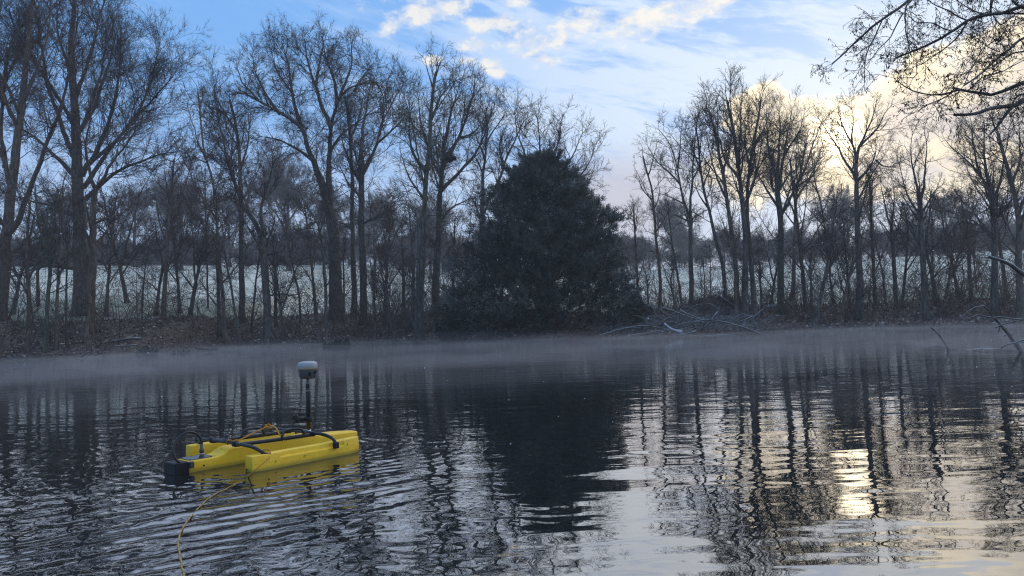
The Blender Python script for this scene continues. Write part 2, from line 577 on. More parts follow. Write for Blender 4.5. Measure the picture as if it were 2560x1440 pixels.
def water_height(x, y):
    rg = np.random.default_rng(5)
    r = np.hypot(x, y)
    h = np.zeros_like(x)
    # patchiness of the breeze
    env = 0.55 + 0.45 * hnoise(x, y, 0.55, 1) * np.sin(0.6 * y + 0.5 * x)
    env2 = np.clip(0.5 + 0.6 * hnoise(x * 0.35, y, 0.8, 4), 0.1, 1)
    for k in range(46):
        lam = 0.10 * (9.0 ** rg.random())
        an = rg.normal(0, 0.30) + np.pi / 2
        kx, ky = np.cos(an) * 2 * np.pi / lam, np.sin(an) * 2 * np.pi / lam
        fade = np.clip(1.3 - r * r * 0.0014 / lam * 1.2, 0, 1)
        slope = 0.0042 * (lam / 0.3) ** 0.15 * (0.22 + 0.78 / (1 + (r / 9.0) ** 3))
        h += slope * lam / (2 * np.pi) * np.sin(kx * x + ky * y + rg.random() * 6.28 + 1.2 * hnoise(x, y, 0.5, k)) * fade * (env if lam < 0.35 else env2)
    # left-hand foreground stirred up by the tow rope
    left = 1 / (1 + np.exp((x + 0.75 - 0.10 * (y - 3)) * 2.2)) * np.clip((6.5 - y) / 2.5, 0, 1)
    for k in range(34):
        lam = 0.05 * (5.0 ** rg.random())
        an = rg.normal(0.35, 0.75) + np.pi / 2
        kx, ky = np.cos(an) * 2 * np.pi / lam, np.sin(an) * 2 * np.pi / lam
        h += 0.0098 * lam / (2 * np.pi) * np.sin(kx * x + ky * y + rg.random() * 6.28 + 1.5 * hnoise(x, y, 1.3, k + 3)) * left * np.clip(1.4 - r * r * 0.0014 / lam, 0, 1)
    # rings spreading from the hulls
    dx = x - (BO[0] + BAX[0] * 0.45); dy = y - (BO[1] + BAX[1] * 0.45)
    u = dx * BAX[0] + dy * BAX[1]; v = dx * BPX[0] + dy * BPX[1]
    d = np.hypot(np.maximum(np.abs(u) - 0.45, 0), np.maximum(np.abs(v) - 0.3, 0))
    ring = np.sin(2 * np.pi * d / 0.105 - 0.6) * np.exp(-d / 0.55) * np.clip(d * 8, 0, 1)
    h += 0.00125 * ring
    ring2 = np.sin(2 * np.pi * d / 0.26) * np.exp(-((d - 1.1) / 0.8) ** 2)
    brk = np.clip(0.5 + 0.9 * hnoise(x, y, 3.1, 11) + 0.4 * hnoise(x, y, 7.3, 12), 0, 1.3)
    h += 0.0011 * ring2 * np.clip(0.5 - u, 0, 1) * brk
    bx = x - (BO[0] + BAX[0] * 0.98); by = y - (BO[1] + BAX[1] * 0.98)
    rb = np.hypot(bx, by)
    h += 0.0016 * np.sin(2 * np.pi * rb / 0.085) * np.exp(-rb / 0.45)
    # diagonal wake streaks from the bow towards the lower left
    wd = np.array([-0.80, -0.60]); wn = np.array([-wd[1], wd[0]])
    p0 = np.array([-0.85, 5.0])
    a = (x - p0[0]) * wd[0] + (y - p0[1]) * wd[1]
    b = (x - p0[0]) * wn[0] + (y - p0[1]) * wn[1]
    wz = np.clip(a / 0.4, 0, 1) * np.exp(-np.clip(a - 1.5, 0, None) / 1.3) * np.exp(-((b - 0.55 - 0.18 * a) / (0.42 + 0.12 * a)) ** 2)
    h += 0.0040 * wz * brk * np.sin(2 * np.pi * (b - 0.10 * a + 0.09 * hnoise(x, y, 1.6, 9) + 0.03 * hnoise(x, y, 5.0, 15)) / 0.23)
    h += 0.0024 * wz * (1.3 - brk) * np.sin(2 * np.pi * (b + 0.06 * a + 0.08 * hnoise(x, y, 2.6, 8) + 0.03 * hnoise(x, y, 6.1, 18)) / 0.115)
    return h


def make_water():
    rr = 1 / np.linspace(1 / 1.9, 1 / 38.0, 420)
    rr = np.concatenate([[0.3, 0.7, 1.1, 1.5], rr, [45, 60, 90, 160]])
    th = np.concatenate([R(-100) + R(60) * np.linspace(0, 1, 30)[:-1], np.linspace(R(-40), R(40), 480), R(40) + R(60) * np.linspace(0, 1, 30)[1:]])
    TH, RR = np.meshgrid(th, rr)
    X = RR * np.sin(TH); Y = RR * np.cos(TH)
    Z = water_height(X, Y)
    ny, nx = X.shape
    i = np.arange(ny - 1)[:, None] * nx; j = np.arange(nx - 1)[None]
    Q = np.stack([i + j, i + nx + j, i + nx + j + 1, i + j + 1], -1).reshape(-1, 4)
    me = mesh_np('lake_water', np.stack([X, Y, Z], -1), Q[:, ::-1])
    mt, g, b = mat_new('lake_water')
    b.inputs['Base Color'].default_value = c4(0.012, 0.014, 0.014)
    b.inputs['Roughness'].default_value = 0.018
    b.inputs['IOR'].default_value = 2.7
    b.inputs['Specular IOR Level'].default_value = 0.5
    p = g.node('ShaderNodeNewGeometry').outputs['Position']
    x, y, z = g.sep(p)
    n1 = g.noise(g.xyz(g.m('MULTIPLY', x, 0.45), y, 0), 7.0, 1, 0.5, 0.5)
    n2 = g.noise(g.xyz(g.m('MULTIPLY', x, 0.35), y, 2), 2.6, 2, 0.5, 0.4)
    hh = g.m('ADD', g.m('MULTIPLY', n1, 0.0022), g.m('MULTIPLY', n2, 0.0042))
    bp = g.node('ShaderNodeBump'); bp.inputs['Strength'].default_value = 1.0; bp.inputs['Distance'].default_value = 1.0
    g.put(bp.inputs['Height'], hh); g.put(b.inputs['Normal'], bp.outputs[0])
    o = link('lake_water', me, mt)
    tagp(o, kind='structure')


make_water()


# ------------------------------------------------------------------ tree growing
def unit(v):
    return v / (np.linalg.norm(v, axis=-1, keepdims=True) + 1e-9)


class Grower:
    """grows levels of branches as 3-sided tapering chains, all branches of a level at once"""
    def __init__(s, seed):
        s.g = np.random.default_rng(seed)
        s.geo = Geo()

    def chains(s, P, Dr, L, r0, k, wob, up, tip=0.25):
        n = len(P)
        nodes = np.zeros((n, k + 1, 3)); nodes[:, 0] = P
        dirs = np.zeros((n, k + 1, 3)); d = unit(Dr)
        dirs[:, 0] = d
        bend = s.g.normal(0, wob * 0.5, (n, 3))
        for i in range(k):
            d = unit(d + s.g.normal(0, wob, (n, 3)) + bend + np.array([0, 0, up]))
            nodes[:, i + 1] = nodes[:, i] + d * (L / k)[:, None]
            dirs[:, i + 1] = d
        t = np.linspace(0, 1, k + 1)
        rad = r0[:, None] * (1 - (1 - tip) * t[None])
        return nodes, dirs, rad

    def emit(s, nodes, rad, point=False):
        n, k1, _ = nodes.shape
        if n == 0: return
        ax = unit(nodes[:, -1] - nodes[:, 0])
        ref = np.where(np.abs(ax[:, 2:3]) < 0.9, np.array([[0, 0, 1.0]]), np.array([[1.0, 0, 0]]))
        A = unit(np.cross(ax, ref)); B = np.cross(ax, A)
        th = np.array([0, 2.094, 4.189])
        off = A[:, None, None] * np.cos(th)[None, None, :, None] + B[:, None, None] * np.sin(th)[None, None, :, None]
        V = nodes[:, :, None] + off * rad[:, :, None, None]
        if not point:
            base = np.arange(n)[:, None, None] * (k1 * 3)
            i = np.arange(k1 - 1)[None, :, None] * 3; j = np.arange(3)[None, None]; j2 = (j + 1) % 3
            Q = np.stack([base + i + j, base + i + j2, base + i + 3 + j2, base + i + 3 + j], -1).reshape(-1, 4)
            s.geo.add(V.reshape(-1, 3), Q)
        else:
            V = np.concatenate([V[:, :-1].reshape(n, -1, 3), nodes[:, -1:]], 1)
            st = (k1 - 1) * 3 + 1
            base = np.arange(n)[:, None, None] * st
            Q = None
            if k1 > 2:
                i = np.arange(k1 - 2)[None, :, None] * 3; j = np.arange(3)[None, None]; j2 = (j + 1) % 3
                Q = np.stack([base + i + j, base + i + j2, base + i + 3 + j2, base + i + 3 + j], -1).reshape(-1, 4)
            b2 = np.arange(n)[:, None] * st; j = np.arange(3)[None]
            T = np.stack([b2 + (k1 - 2) * 3 + j, b2 + (k1 - 2) * 3 + (j + 1) % 3, b2 + st - 1 + 0 * j], -1).reshape(-1, 3)
            s.geo.add(V.reshape(-1, 3), Q, T)

    def spawn(s, nodes, dirs, rad, L, per, tmin, ang, ratio, rratio):
        """per: mean number of children for each branch"""
        n, k1, _ = nodes.shape
        cnt = s.g.poisson(per, n) if np.isscalar(per) else s.g.poisson(per)
        idx = np.repeat(np.arange(n), cnt)
        m = len(idx)
        t = tmin + (1 - tmin) * s.g.random(m) ** 0.85
        f = t * (k1 - 1); i = np.minimum(f.astype(int), k1 - 2); w = (f - i)[:, None]
        P = nodes[idx, i] * (1 - w) + nodes[idx, i + 1] * w
        D = unit(dirs[idx, i] * (1 - w) + dirs[idx, i + 1] * w)
        rr = rad[idx, i] * (1 - w[:, 0]) + rad[idx, i + 1] * w[:, 0]
        q = unit(np.cross(D, s.g.normal(0, 1, (m, 3))))
        a = R(ang) * (0.65 + 0.7 * s.g.random(m))[:, None]
        D2 = D * np.cos(a) + q * np.sin(a)
        L2 = L[idx] * ratio * (1.15 - 0.6 * t) * (0.6 + 0.8 * s.g.random(m))
        return P, D2, L2, rr * rratio


def poly3d(pts, D, D2=None, jit=0.0, seed=0):
    n = len(pts)
    t = np.linspace(0, 1, n)
    Ds = D + ((D2 if D2 is not None else D) - D) * t ** 1.2
    return np.array([at(p[0], p[1], d) for p, d in zip(pts, Ds)])


def resample_wobble(P, step, wob, seed):
    g = np.random.default_rng(seed)
    C = catmull(P, 6)
    d = np.concatenate([[0], np.cumsum(np.linalg.norm(np.diff(C, axis=0), axis=1))])
    n = max(3, int(d[-1] / step))
    t = np.linspace(0, d[-1], n + 1)
    Q = np.stack([np.interp(t, d, C[:, k]) for k in range(3)], 1)
    w = g.normal(0, wob, (n + 1, 3)); w[0] = 0; w[:, 2] *= 0.4
    w[1:-1] = (w[:-2] + w[1:-1] + w[2:]) / 3 * 1.5
    return Q + w, d[-1]


def bare_tree(label, D, trunk, w, limbs=(), dens=1.0, size=1.0, up=0.10, group=None, mats=None, seed=0, auto=3, name='bare_tree', wtop=0.35,
              crown_from=0.35, spread=40, fine=1.0, l1=1.0, ivy=False, cat='tree', tw=1.0, wob=0.16):
    """trunk: list of photo points from the foot up; limbs: list of (points, width at start)"""
    bm_, tm = mats or (M_BARK, M_TWIG)
    if D < 60: D = foot_depth(trunk[0][0], trunk[0][1], D)
    G = Grower(seed * 31 + 5)
    vr = np.random.default_rng(seed * 13 + 1)
    up += vr.uniform(-0.075, 0.035); spread += vr.uniform(-6, 18); wob += vr.uniform(-0.02, 0.09)
    tp = poly3d(trunk, D)
    foot = tp[0].copy()
    gz = float(ground_z(foot[0], foot[1]))
    tp[0][2] = min(gz - 0.1, tp[0][2]) if foot[2] - gz < 0.6 else gz - 0.1
    T, TL = resample_wobble(tp, 0.45, 0.02, seed)
    root = empty(name, (T[0][0], T[0][1], gz))
    tagp(root, label, cat, group)
    off = np.array(root.location)
    tt = np.linspace(0, 1, len(T))
    r_base = px_size(w, D) / 2 * 0.88
    rt = r_base * (1 - (1 - wtop) * tt ** 0.9)
    hgt = T[:, 2] - T[0, 2]
    rt = rt * (1 + 0.5 * np.exp(-hgt / (r_base * 1.6)))
    ge = Geo().tube(T, rt, 10, True, 0.16, seed)
    for k in range(3 + int(r_base > 0.18) * 3):       # root flare
        a = 6.28 * k / 5 + seed
        d0 = np.array([math.cos(a), math.sin(a), 0])
        ge.tube([T[0] + [0, 0, 0.40 + r_base] + d0 * r_base * 0.5, T[0] + [0, 0, 0.18] + d0 * r_base * 1.2, T[0] + d0 * r_base * 2.0 - [0, 0, 0.1]], [r_base * 0.35, r_base * 0.36, r_base * 0.15], 6, True, 0.2, seed + k)
    link('trunk', ge.mesh('trunk', off), bm_, root)
    g = G.g
    axes = [(T, rt, TL * 0.8, crown_from)]
    # limbs
    for li, lb in enumerate(limbs):
        pts, lw = lb[0], lb[1]
        ln = math.dist(pts[0], pts[-1]) * D / FPX
        D2 = D + g.normal(0, 0.28) * ln
        LP, LL = resample_wobble(poly3d(pts, D, D2), 0.35, 0.035, seed * 7 + li)
        r0 = px_size(lw, D) / 2 * 0.85
        lr = np.linspace(r0 ** 0.5, max(r0 * 0.18, 0.010) ** 0.5, len(LP)) ** 2
        link('limb', Geo().tube(LP, lr, 7, True, 0.15, li).mesh('limb', off), bm_, root)
        axes.append((LP, lr, LL, 0.12))
    # further limbs from the trunk in depth
    ctr = np.array([0, 0, 0.0])
    for k in range(auto):
        t = crown_from + (0.95 - crown_from) * g.random()
        i = int(t * (len(T) - 1))
        a = math.pi * (0.5 if k % 2 else 1.5) + g.normal(0, 0.55)
        rem = (T[-1, 2] - T[i, 2]) + 1.0
        LL = (0.55 * rem + 0.8) * (0.8 + 0.4 * g.random()) * size
        d = unit(np.array([math.cos(a) * 0.8, math.sin(a) * 0.8, 0.9 + 0.3 * g.random()]))
        P = [T[i]]
        for q in range(4):
            d = unit(d + g.normal(0, 0.12, 3) + [0, 0, 0.08])
            P.append(P[-1] + d * LL / 4)
        LP, LL = resample_wobble(np.array(P), 0.35, 0.03, seed * 9 + k)
        r0 = rt[i] * 0.5
        lr = np.linspace(r0, max(r0 * 0.25, 0.01), len(LP))
        link('limb', Geo().tube(LP, lr, 6, True, 0.15, k).mesh('limb', off), bm_, root)
        axes.append((LP, lr, LL, 0.15))
    # level 1 branches
    P1 = []; D1 = []; L1 = []; R1 = []
    for (A, ar, AL, t0) in axes:
        n = g.poisson(max(2.0, AL * (1 - t0) * 3.3 * dens))
        t = t0 + (1 - t0) * g.random(n) ** 0.75
        t = np.concatenate([t, [1.0, 0.97]]); n = len(t)
        f = t * (len(A) - 1); i = np.minimum(f.astype(int), len(A) - 2); w_ = (f - i)[:, None]
        p = A[i] * (1 - w_) + A[i + 1] * w_
        dd = unit(A[i + 1] - A[i])
        q = unit(np.cross(dd, g.normal(0, 1, (n, 3))))
        a = R(spread) * (0.6 + 0.8 * g.random(n))[:, None]
        a[-2:] *= 0.3
        P1.append(p); D1.append(dd * np.cos(a) + q * np.sin(a))
        base = 0.75 + 0.20 * min(AL, 7.0)
        L1.append(base * (1.25 - 0.55 * t) * (0.55 + 0.8 * g.random(n)) * size * l1)
        R1.append(np.minimum(ar[i] * 0.5, 0.026 + 0 * t))
    n = g.poisson(TL * 1.3)                      # low side shoots on the bole
    t = 0.10 + (crown_from - 0.05) * g.random(n); i = np.minimum((t * (len(T) - 1)).astype(int), len(T) - 2)
    a = g.random(n) * 6.283
    P1.append(T[i]); D1.append(np.stack([np.cos(a), np.sin(a), 0.15 + 0.6 * g.random(n)], 1)); L1.append((0.7 + 1.5 * g.random(n)) * min(size, 1)); R1.append(np.full(n, 0.012))
    P1 = np.concatenate(P1); D1 = np.concatenate(D1); L1 = np.concatenate(L1); R1 = np.maximum(np.concatenate(R1), 0.011)
    n1, d1, r1 = G.chains(P1, D1, L1, R1, 5, wob, up)
    r1 = np.maximum(r1, 0.0055 * tw)
    G.emit(n1, r1)
    P, Dd, L, rr = G.spawn(n1, d1, r1, L1, 6.2 * fine * np.clip(L1 / 1.2, 0.4, 2.2), 0.12, 42, 0.52, 0.7)
    n2, d2, r2 = G.chains(P, Dd, L, np.clip(rr, 0.005, 0.011) * tw, 2, wob * 1.15, up)
    G.emit(n2, np.maximum(r2, 0.004 * tw))
    P, Dd, L, rr = G.spawn(n2, d2, r2, L, 6.5 * fine * np.clip(L / 0.6, 0.4, 2.0), 0.08, 42, 0.62, 0.8)
    L = np.clip(L, 0.10, 0.6)
    n3, d3, r3 = G.chains(P, Dd, L, np.clip(rr, 0.006, 0.008) * tw, 1, 0.20, up)
    G.emit(n3, r3, point=True)
    link('crown', G.geo.mesh('crown', off), tm, root)
    return root


def foot_depth(px, py, D0):
    Dp = 26.0
    for D in np.arange(26.0, 46.0, 0.1):
        p = at(px, py, D)
        if p[1] > shore(p[0]) - 0.1 and p[2] <= float(ground_z(p[0], p[1])):
            return float(D)
    return D0


TREES = []


def T(*a, **k):
    k.setdefault('seed', len(TREES) + 1)
    TREES.append(bare_tree(*a, **k))
    return TREES[-1]


M_TWIGG = mat_flat('twig_lichen', (0.085, 0.085, 0.062), 0.9, 0.15, 0.3, 0.8)
M_BARKG = mat_bark('bark_lichen', (0.05, 0.05, 0.042), (0.15, 0.15, 0.12), moss=(0.08, 0.10, 0.045), mossk=0.6)
GR = (M_BARKG, M_TWIGG)
BR = (M_BARK2, M_TWIGR)
BK = (M_BARK, M_TWIG)
PL = (M_BARKP, M_TWIGP)

# left-hand group
T('tall forked tree at the left edge of the wood, cut by the picture edge', 31, [(-4, 800), (10, 690), (15, 600), (24, 520), (40, 380), (58, 230), (70, 100), (85, -40), (90, -160)], 36,
  [([(17, 590), (50, 545), (85, 450), (125, 340), (160, 240), (180, 130), (200, 20)], 18), ([(30, 470), (0, 380), (-30, 280), (-60, 150), (-70, 20)], 15),
   ([(55, 260), (90, 180), (120, 90), (130, 0), (150, -80)], 12), ([(15, 640), (60, 610), (105, 590), (140, 560)], 12), ([(8, 560), (-40, 500), (-90, 450)], 14),
   ([(48, 330), (10, 240), (-10, 120), (0, 0)], 12), ([(12, 420), (0, 300), (20, 190), (60, 90), (70, 10)], 14), ([(0, 250), (20, 140), (60, 50), (90, -30)], 14)], dens=1.15, size=1.0, mats=BR, crown_from=0.4, wtop=0.15)
T('massive bare tree, thickest dark trunk in the wood, left of the paler leaning stem', 34, [(208, 788), (205, 700), (200, 600), (196, 500), (192, 400), (190, 300), (182, 200), (178, 110), (185, 0), (190, -120)], 46,
  [([(205, 440), (240, 380), (268, 320), (288, 240), (300, 160), (305, 80)], 18), ([(212, 500), (262, 450), (310, 420), (360, 400), (400, 385), (440, 380)], 15),
   ([(208, 470), (262, 390), (325, 310), (380, 250), (430, 190)], 15), ([(205, 430), (290, 350), (350, 270), (385, 180), (400, 100)], 13),
   ([(186, 440), (140, 395), (95, 350), (50, 320), (10, 300)], 15), ([(186, 540), (130, 515), (70, 500), (10, 480)], 13), ([(188, 400), (150, 300), (120, 200), (100, 90), (90, 0)], 16),
   ([(184, 260), (215, 170), (240, 80), (260, 0), (280, -80)], 14), ([(180, 200), (150, 100), (140, 0)], 12), ([(188, 350), (230, 260), (255, 170), (270, 60)], 14),
   ([(196, 672), (150, 668), (100, 668), (40, 690), (0, 700)], 13), ([(212, 640), (250, 655), (270, 660), (320, 640), (370, 605)], 9)], dens=1.25, size=1.15, crown_from=0.45, wtop=0.12)
T('paler slim trunk rising from the foot of the massive tree, forked at half height', 33.2, [(228, 835), (226, 760), (231, 660), (233, 570), (238, 490), (242, 470)], 24,
  [([(242, 470), (262, 440), (285, 400), (330, 340), (350, 280)], 11), ([(238, 480), (222, 430), (215, 380), (225, 310), (230, 240)], 11), ([(234, 560), (262, 545), (300, 535), (340, 500)], 7)], dens=1.0, size=0.9, mats=BR, wtop=0.6, crown_from=0.6)
T('upright stem with flaring foot at the waterside, nearest to the left picture edge', 28.5, [(70, 880), (72, 780), (70, 690), (68, 600), (75, 500)], 15, [([(71, 700), (98, 640), (110, 570), (120, 500)], 7)], dens=0.8, size=0.8, mats=BR, crown_from=0.3)
T('crooked dark stem on the left bank forking into two thin poles', 29.0, [(112, 880), (118, 780), (125, 690), (120, 630), (100, 560), (90, 480)], 14, [([(124, 665), (145, 600), (152, 520), (165, 430)], 8), ([(120, 640), (104, 610), (80, 570)], 6)], dens=0.8, size=0.8, crown_from=0.35, mats=GR)
T('slim stem growing between the crooked pole and the massive trunk', 29.6, [(140, 878), (140, 800), (143, 720), (150, 640), (155, 560), (158, 470)], 11, [([(145, 700), (165, 640), (180, 570)], 5)], dens=0.8, size=0.75, mats=BR, crown_from=0.35)
T('thin wavy pole just left of the massive trunk', 29.8, [(167, 870), (166, 790), (168, 700), (172, 620), (168, 540)], 7, [], dens=0.7, size=0.7, crown_from=0.3, auto=2)
T('short leaning tree at the waterline below the massive trunk', 29.0, [(222, 878), (215, 820), (222, 760), (228, 740)], 17, [([(224, 760), (216, 720), (208, 690), (204, 640)], 9)], dens=0.7, size=0.7, mats=BR, crown_from=0.5, auto=1)
T('bare twin-trunked tree, the taller trunk straight, in the gap right of the massive tree', 35, [(408, 800), (412, 720), (417, 640), (423, 560), (430, 470), (436, 400)], 14,
  [([(418, 640), (402, 570), (388, 500), (380, 430)], 7), ([(424, 560), (450, 500), (470, 440), (480, 400)], 7), ([(428, 500), (412, 440), (410, 390)], 6)], dens=1.0, size=0.8, mats=BR, crown_from=0.25)
T('slanting thin trunk beside the straight twin, with low arching branches', 34.5, [(390, 790), (398, 720), (408, 660), (395, 610), (388, 560)], 10, [([(405, 680), (430, 640), (450, 600), (470, 560)], 6)], dens=0.9, size=0.75, crown_from=0.3)
T('tree leaning right that forks low down, in front of the pale field', 34, [(474, 790), (484, 740), (492, 690), (502, 650), (512, 600), (520, 540)], 12, [([(488, 700), (486, 640), (482, 570), (470, 500)], 7), ([(505, 640), (530, 600), (552, 560)], 6)], dens=0.9, size=0.75, crown_from=0.25)
T('slender curving tree with reddish twigs, base at the water left of the flared trunk', 32.8, [(568, 862), (560, 790), (555, 720), (548, 640), (541, 560), (533, 470), (512, 380), (502, 300), (495, 230)], 11,
  [([(540, 550), (510, 500), (480, 450), (460, 380)], 7), ([(535, 490), (555, 420), (560, 350)], 6), ([(515, 400), (485, 330), (470, 260)], 6)], dens=1.0, size=0.85, mats=BR, crown_from=0.35)
T('second slender stem beside the curving one, leaning the other way', 33, [(598, 864), (590, 800), (577, 720), (562, 640), (556, 560)], 9, [], dens=0.7, size=0.7, crown_from=0.4, auto=3)
T('straight slim trunk just behind the flared tree, bushy base', 36.5, [(606, 806), (605, 720), (604, 640), (603, 560), (602, 480), (600, 400), (590, 320), (575, 250)], 18,
  [([(602, 500), (575, 430), (555, 340), (540, 260)], 9), ([(600, 430), (620, 350), (625, 280)], 8), ([(594, 340), (555, 270), (530, 210)], 7), ([(602, 540), (630, 470), (650, 410)], 8)], dens=1.15, size=1.0, crown_from=0.45)
T('dark tree with flared foot at the water edge, two limbs in a wide V', 31.2, [(672, 858), (668, 800), (664, 720), (661, 650), (657, 596)], 24,
  [([(657, 600), (630, 545), (600, 490), (575, 420), (556, 340), (540, 270), (535, 210)], 15), ([(658, 590), (652, 530), (664, 480), (676, 440), (690, 400), (715, 382)], 13), ([(625, 535), (600, 460), (598, 390), (610, 320)], 9),
   ([(662, 640), (700, 630), (740, 635)], 7), ([(668, 740), (700, 735), (735, 738), (765, 730), (785, 755)], 7), ([(664, 500), (690, 450), (700, 420)], 6)], dens=1.1, size=1.0, wtop=0.8, crown_from=0.8)
T('grandest bare tree with a broad rounded crown, the tallest left of the yew', 33.5, [(841, 800), (840, 740), (838, 660), (834, 590), (826, 540), (818, 500)], 40,
  [([(818, 505), (795, 430), (772, 375), (756, 325), (722, 295), (680, 270), (645, 250), (612, 235)], 24), ([(824, 520), (822, 440), (824, 370), (829, 312), (845, 255), (870, 225), (905, 210), (940, 205)], 22),
   ([(757, 328), (742, 280), (730, 230), (722, 170), (705, 110)], 14), ([(828, 320), (805, 260), (790, 215), (770, 160), (762, 100)], 15), ([(700, 285), (660, 230), (640, 180), (630, 140)], 11),
   ([(842, 262), (835, 200), (815, 140), (800, 90)], 12), ([(848, 250), (870, 190), (880, 140), (875, 110)], 11), ([(780, 400), (740, 370), (700, 350), (650, 340)], 11), ([(790, 215), (800, 150), (815, 95)], 10),
   ([(645, 250), (610, 210), (595, 170)], 8), ([(885, 228), (915, 180), (930, 160)], 8), ([(940, 205), (958, 240), (955, 280)], 6), ([(832, 560), (800, 555), (780, 560), (760, 575)], 9),
   ([(824, 380), (862, 330), (900, 300), (940, 270)], 10), ([(735, 240), (700, 190), (680, 130)], 9)], dens=1.35, size=1.12, wtop=0.75, crown_from=0.85, auto=4, fine=1.15)
T('thin dark trunk close behind the grandest tree, leaning right at the foot', 36, [(818, 775), (812, 700), (806, 620), (795, 560), (770, 520), (750, 480)], 12, [([(800, 580), (815, 520), (820, 460)], 6), ([(808, 650), (780, 640), (750, 655), (730, 690)], 6)], dens=0.9, size=0.75, crown_from=0.4)
T('left one of two straight parallel trunks between the grandest tree and the nest', 34.5, [(886, 790), (884, 700), (882, 600), (880, 500), (879, 400), (873, 320), (866, 250)], 18,
  [([(880, 430), (860, 360), (850, 300)], 8), ([(876, 350), (900, 290), (908, 230)], 8), ([(884, 580), (862, 560), (830, 556)], 8)], dens=1.0, size=0.9, crown_from=0.5)
T('right one of two straight parallel trunks, its limbs fanning to the right', 33.2, [(909, 810), (908, 720), (906, 620), (904, 520), (904, 440), (904, 400)], 22,
  [([(904, 405), (905, 340), (915, 270), (925, 220), (930, 170)], 13), ([(904, 440), (930, 390), (950, 330), (975, 270), (1005, 215)], 13), ([(905, 500), (900, 430), (885, 380), (875, 300)], 10), ([(940, 360), (985, 320), (1020, 280)], 9),
   ([(948, 340), (960, 270), (970, 200)], 9), ([(906, 560), (960, 530), (1000, 500)], 7)], dens=1.15, size=1.05, wtop=0.75, crown_from=0.7)
T('slim many-branched tree left of the nest tree', 35.5, [(1048, 770), (1052, 700), (1058, 620), (1062, 530), (1066, 437), (1075, 350), (1080, 260), (1090, 180)], 22,
  [([(1066, 437), (1035, 380), (1022, 310), (1025, 260)], 11), ([(1072, 370), (1050, 300), (1045, 230)], 9), ([(1078, 300), (1105, 240), (1130, 205), (1160, 195)], 9), ([(1085, 230), (1070, 180), (1065, 150)], 7), ([(1062, 500), (1020, 440), (1000, 370)], 9), ([(1090, 190), (1098, 165), (1105, 140)], 6),
   ([(1070, 400), (1095, 340), (1110, 290)], 8)], dens=1.2, size=0.95, mats=GR, crown_from=0.4)
T('tree holding the dark nest, limbs sweeping up to the right', 33.5, [(1088, 790), (1090, 720), (1093, 640), (1097, 560), (1100, 480), (1106, 410), (1112, 340)], 26,
  [([(1106, 420), (1140, 360), (1165, 300), (1180, 240), (1188, 200)], 14), ([(1100, 480), (1150, 430), (1190, 380), (1215, 320), (1210, 270)], 13), ([(1112, 350), (1125, 290), (1140, 240), (1150, 200)], 11), ([(1104, 450), (1075, 390), (1060, 320)], 10),
   ([(1096, 560), (1130, 520), (1170, 500), (1200, 490)], 9), ([(1094, 620), (1060, 580), (1040, 540)], 8), ([(1150, 345), (1185, 330), (1210, 300)], 8)], dens=1.3, size=1.05, crown_from=0.5, auto=4)
T('pale lichen-covered stem at the water with drooping frosted twigs, left of the yew', 31.5, [(1040, 856), (1040, 780), (1044, 700), (1046, 640), (1043, 590), (1050, 540)], 11,
  [([(1044, 650), (1020, 620), (985, 625), (945, 650)], 5), ([(1042, 780), (1065, 790), (1078, 830)], 4), ([(1044, 660), (1075, 635), (1110, 650)], 4)], dens=0.75, size=0.75, up=-0.04, mats=PL, crown_from=0.3, auto=2)
T('tree with a Y-shaped trunk rising out of the left shoulder of the yew', 37.5, [(1205, 800), (1204, 700), (1203, 600), (1206, 540), (1207, 512)], 18,
  [([(1207, 515), (1206, 460), (1210, 410), (1214, 360), (1222, 300), (1230, 270)], 13), ([(1208, 512), (1235, 485), (1252, 440), (1268, 390), (1290, 350), (1310, 300)], 13), ([(1212, 400), (1192, 350), (1185, 300)], 8), ([(1258, 420), (1250, 370), (1262, 320)], 8),
   ([(1214, 360), (1245, 310), (1262, 280)], 7)], dens=1.2, size=0.95, wtop=0.8, crown_from=0.85)
T('wide fan-crowned tree standing directly behind the top of the yew', 39, [(1345, 800), (1348, 700), (1350, 600), (1352, 500), (1356, 440)], 20,
  [([(1352, 500), (1320, 420), (1300, 350), (1290, 300), (1285, 275)], 11), ([(1356, 450), (1350, 380), (1345, 310), (1340, 290)], 10), ([(1356, 460), (1385, 390), (1400, 330), (1405, 300)], 10), ([(1354, 480), (1410, 420), (1440, 370), (1455, 330)], 10),
   ([(1352, 500), (1430, 460), (1470, 410), (1488, 365)], 10), ([(1350, 520), (1420, 490), (1450, 470), (1480, 440)], 8)], dens=1.35, size=0.95, wtop=0.7, crown_from=0.7, up=0.14)

# right-hand group
T('slender tree first to the right of the yew, slightly bent, sparse crown', 34, [(1650, 770), (1649, 700), (1643, 620), (1636, 540), (1630, 480), (1618, 430), (1608, 390)], 11,
  [([(1632, 500), (1605, 470), (1590, 440)], 5), ([(1620, 440), (1632, 400), (1640, 360)], 5), ([(1640, 580), (1665, 540), (1680, 500)], 5)], dens=1.0, size=0.75, mats=BR, crown_from=0.3)
T('lyre-shaped tree with clean trunk, second along to the right of the yew', 33, [(1727, 772), (1728, 700), (1727, 640), (1726, 580), (1725, 540)], 14,
  [([(1725, 545), (1708, 500), (1698, 450), (1690, 400), (1670, 350), (1650, 325)], 9), ([(1726, 540), (1728, 480), (1732, 420), (1738, 350), (1745, 300)], 9), ([(1700, 460), (1672, 430), (1640, 400), (1622, 370)], 7), ([(1694, 420), (1700, 360), (1705, 310)], 6),
   ([(1730, 450), (1755, 400), (1770, 350)], 6), ([(1710, 510), (1670, 490), (1635, 480)], 5)], dens=1.15, size=0.85, wtop=0.8, crown_from=0.8, up=0.13, mats=GR)
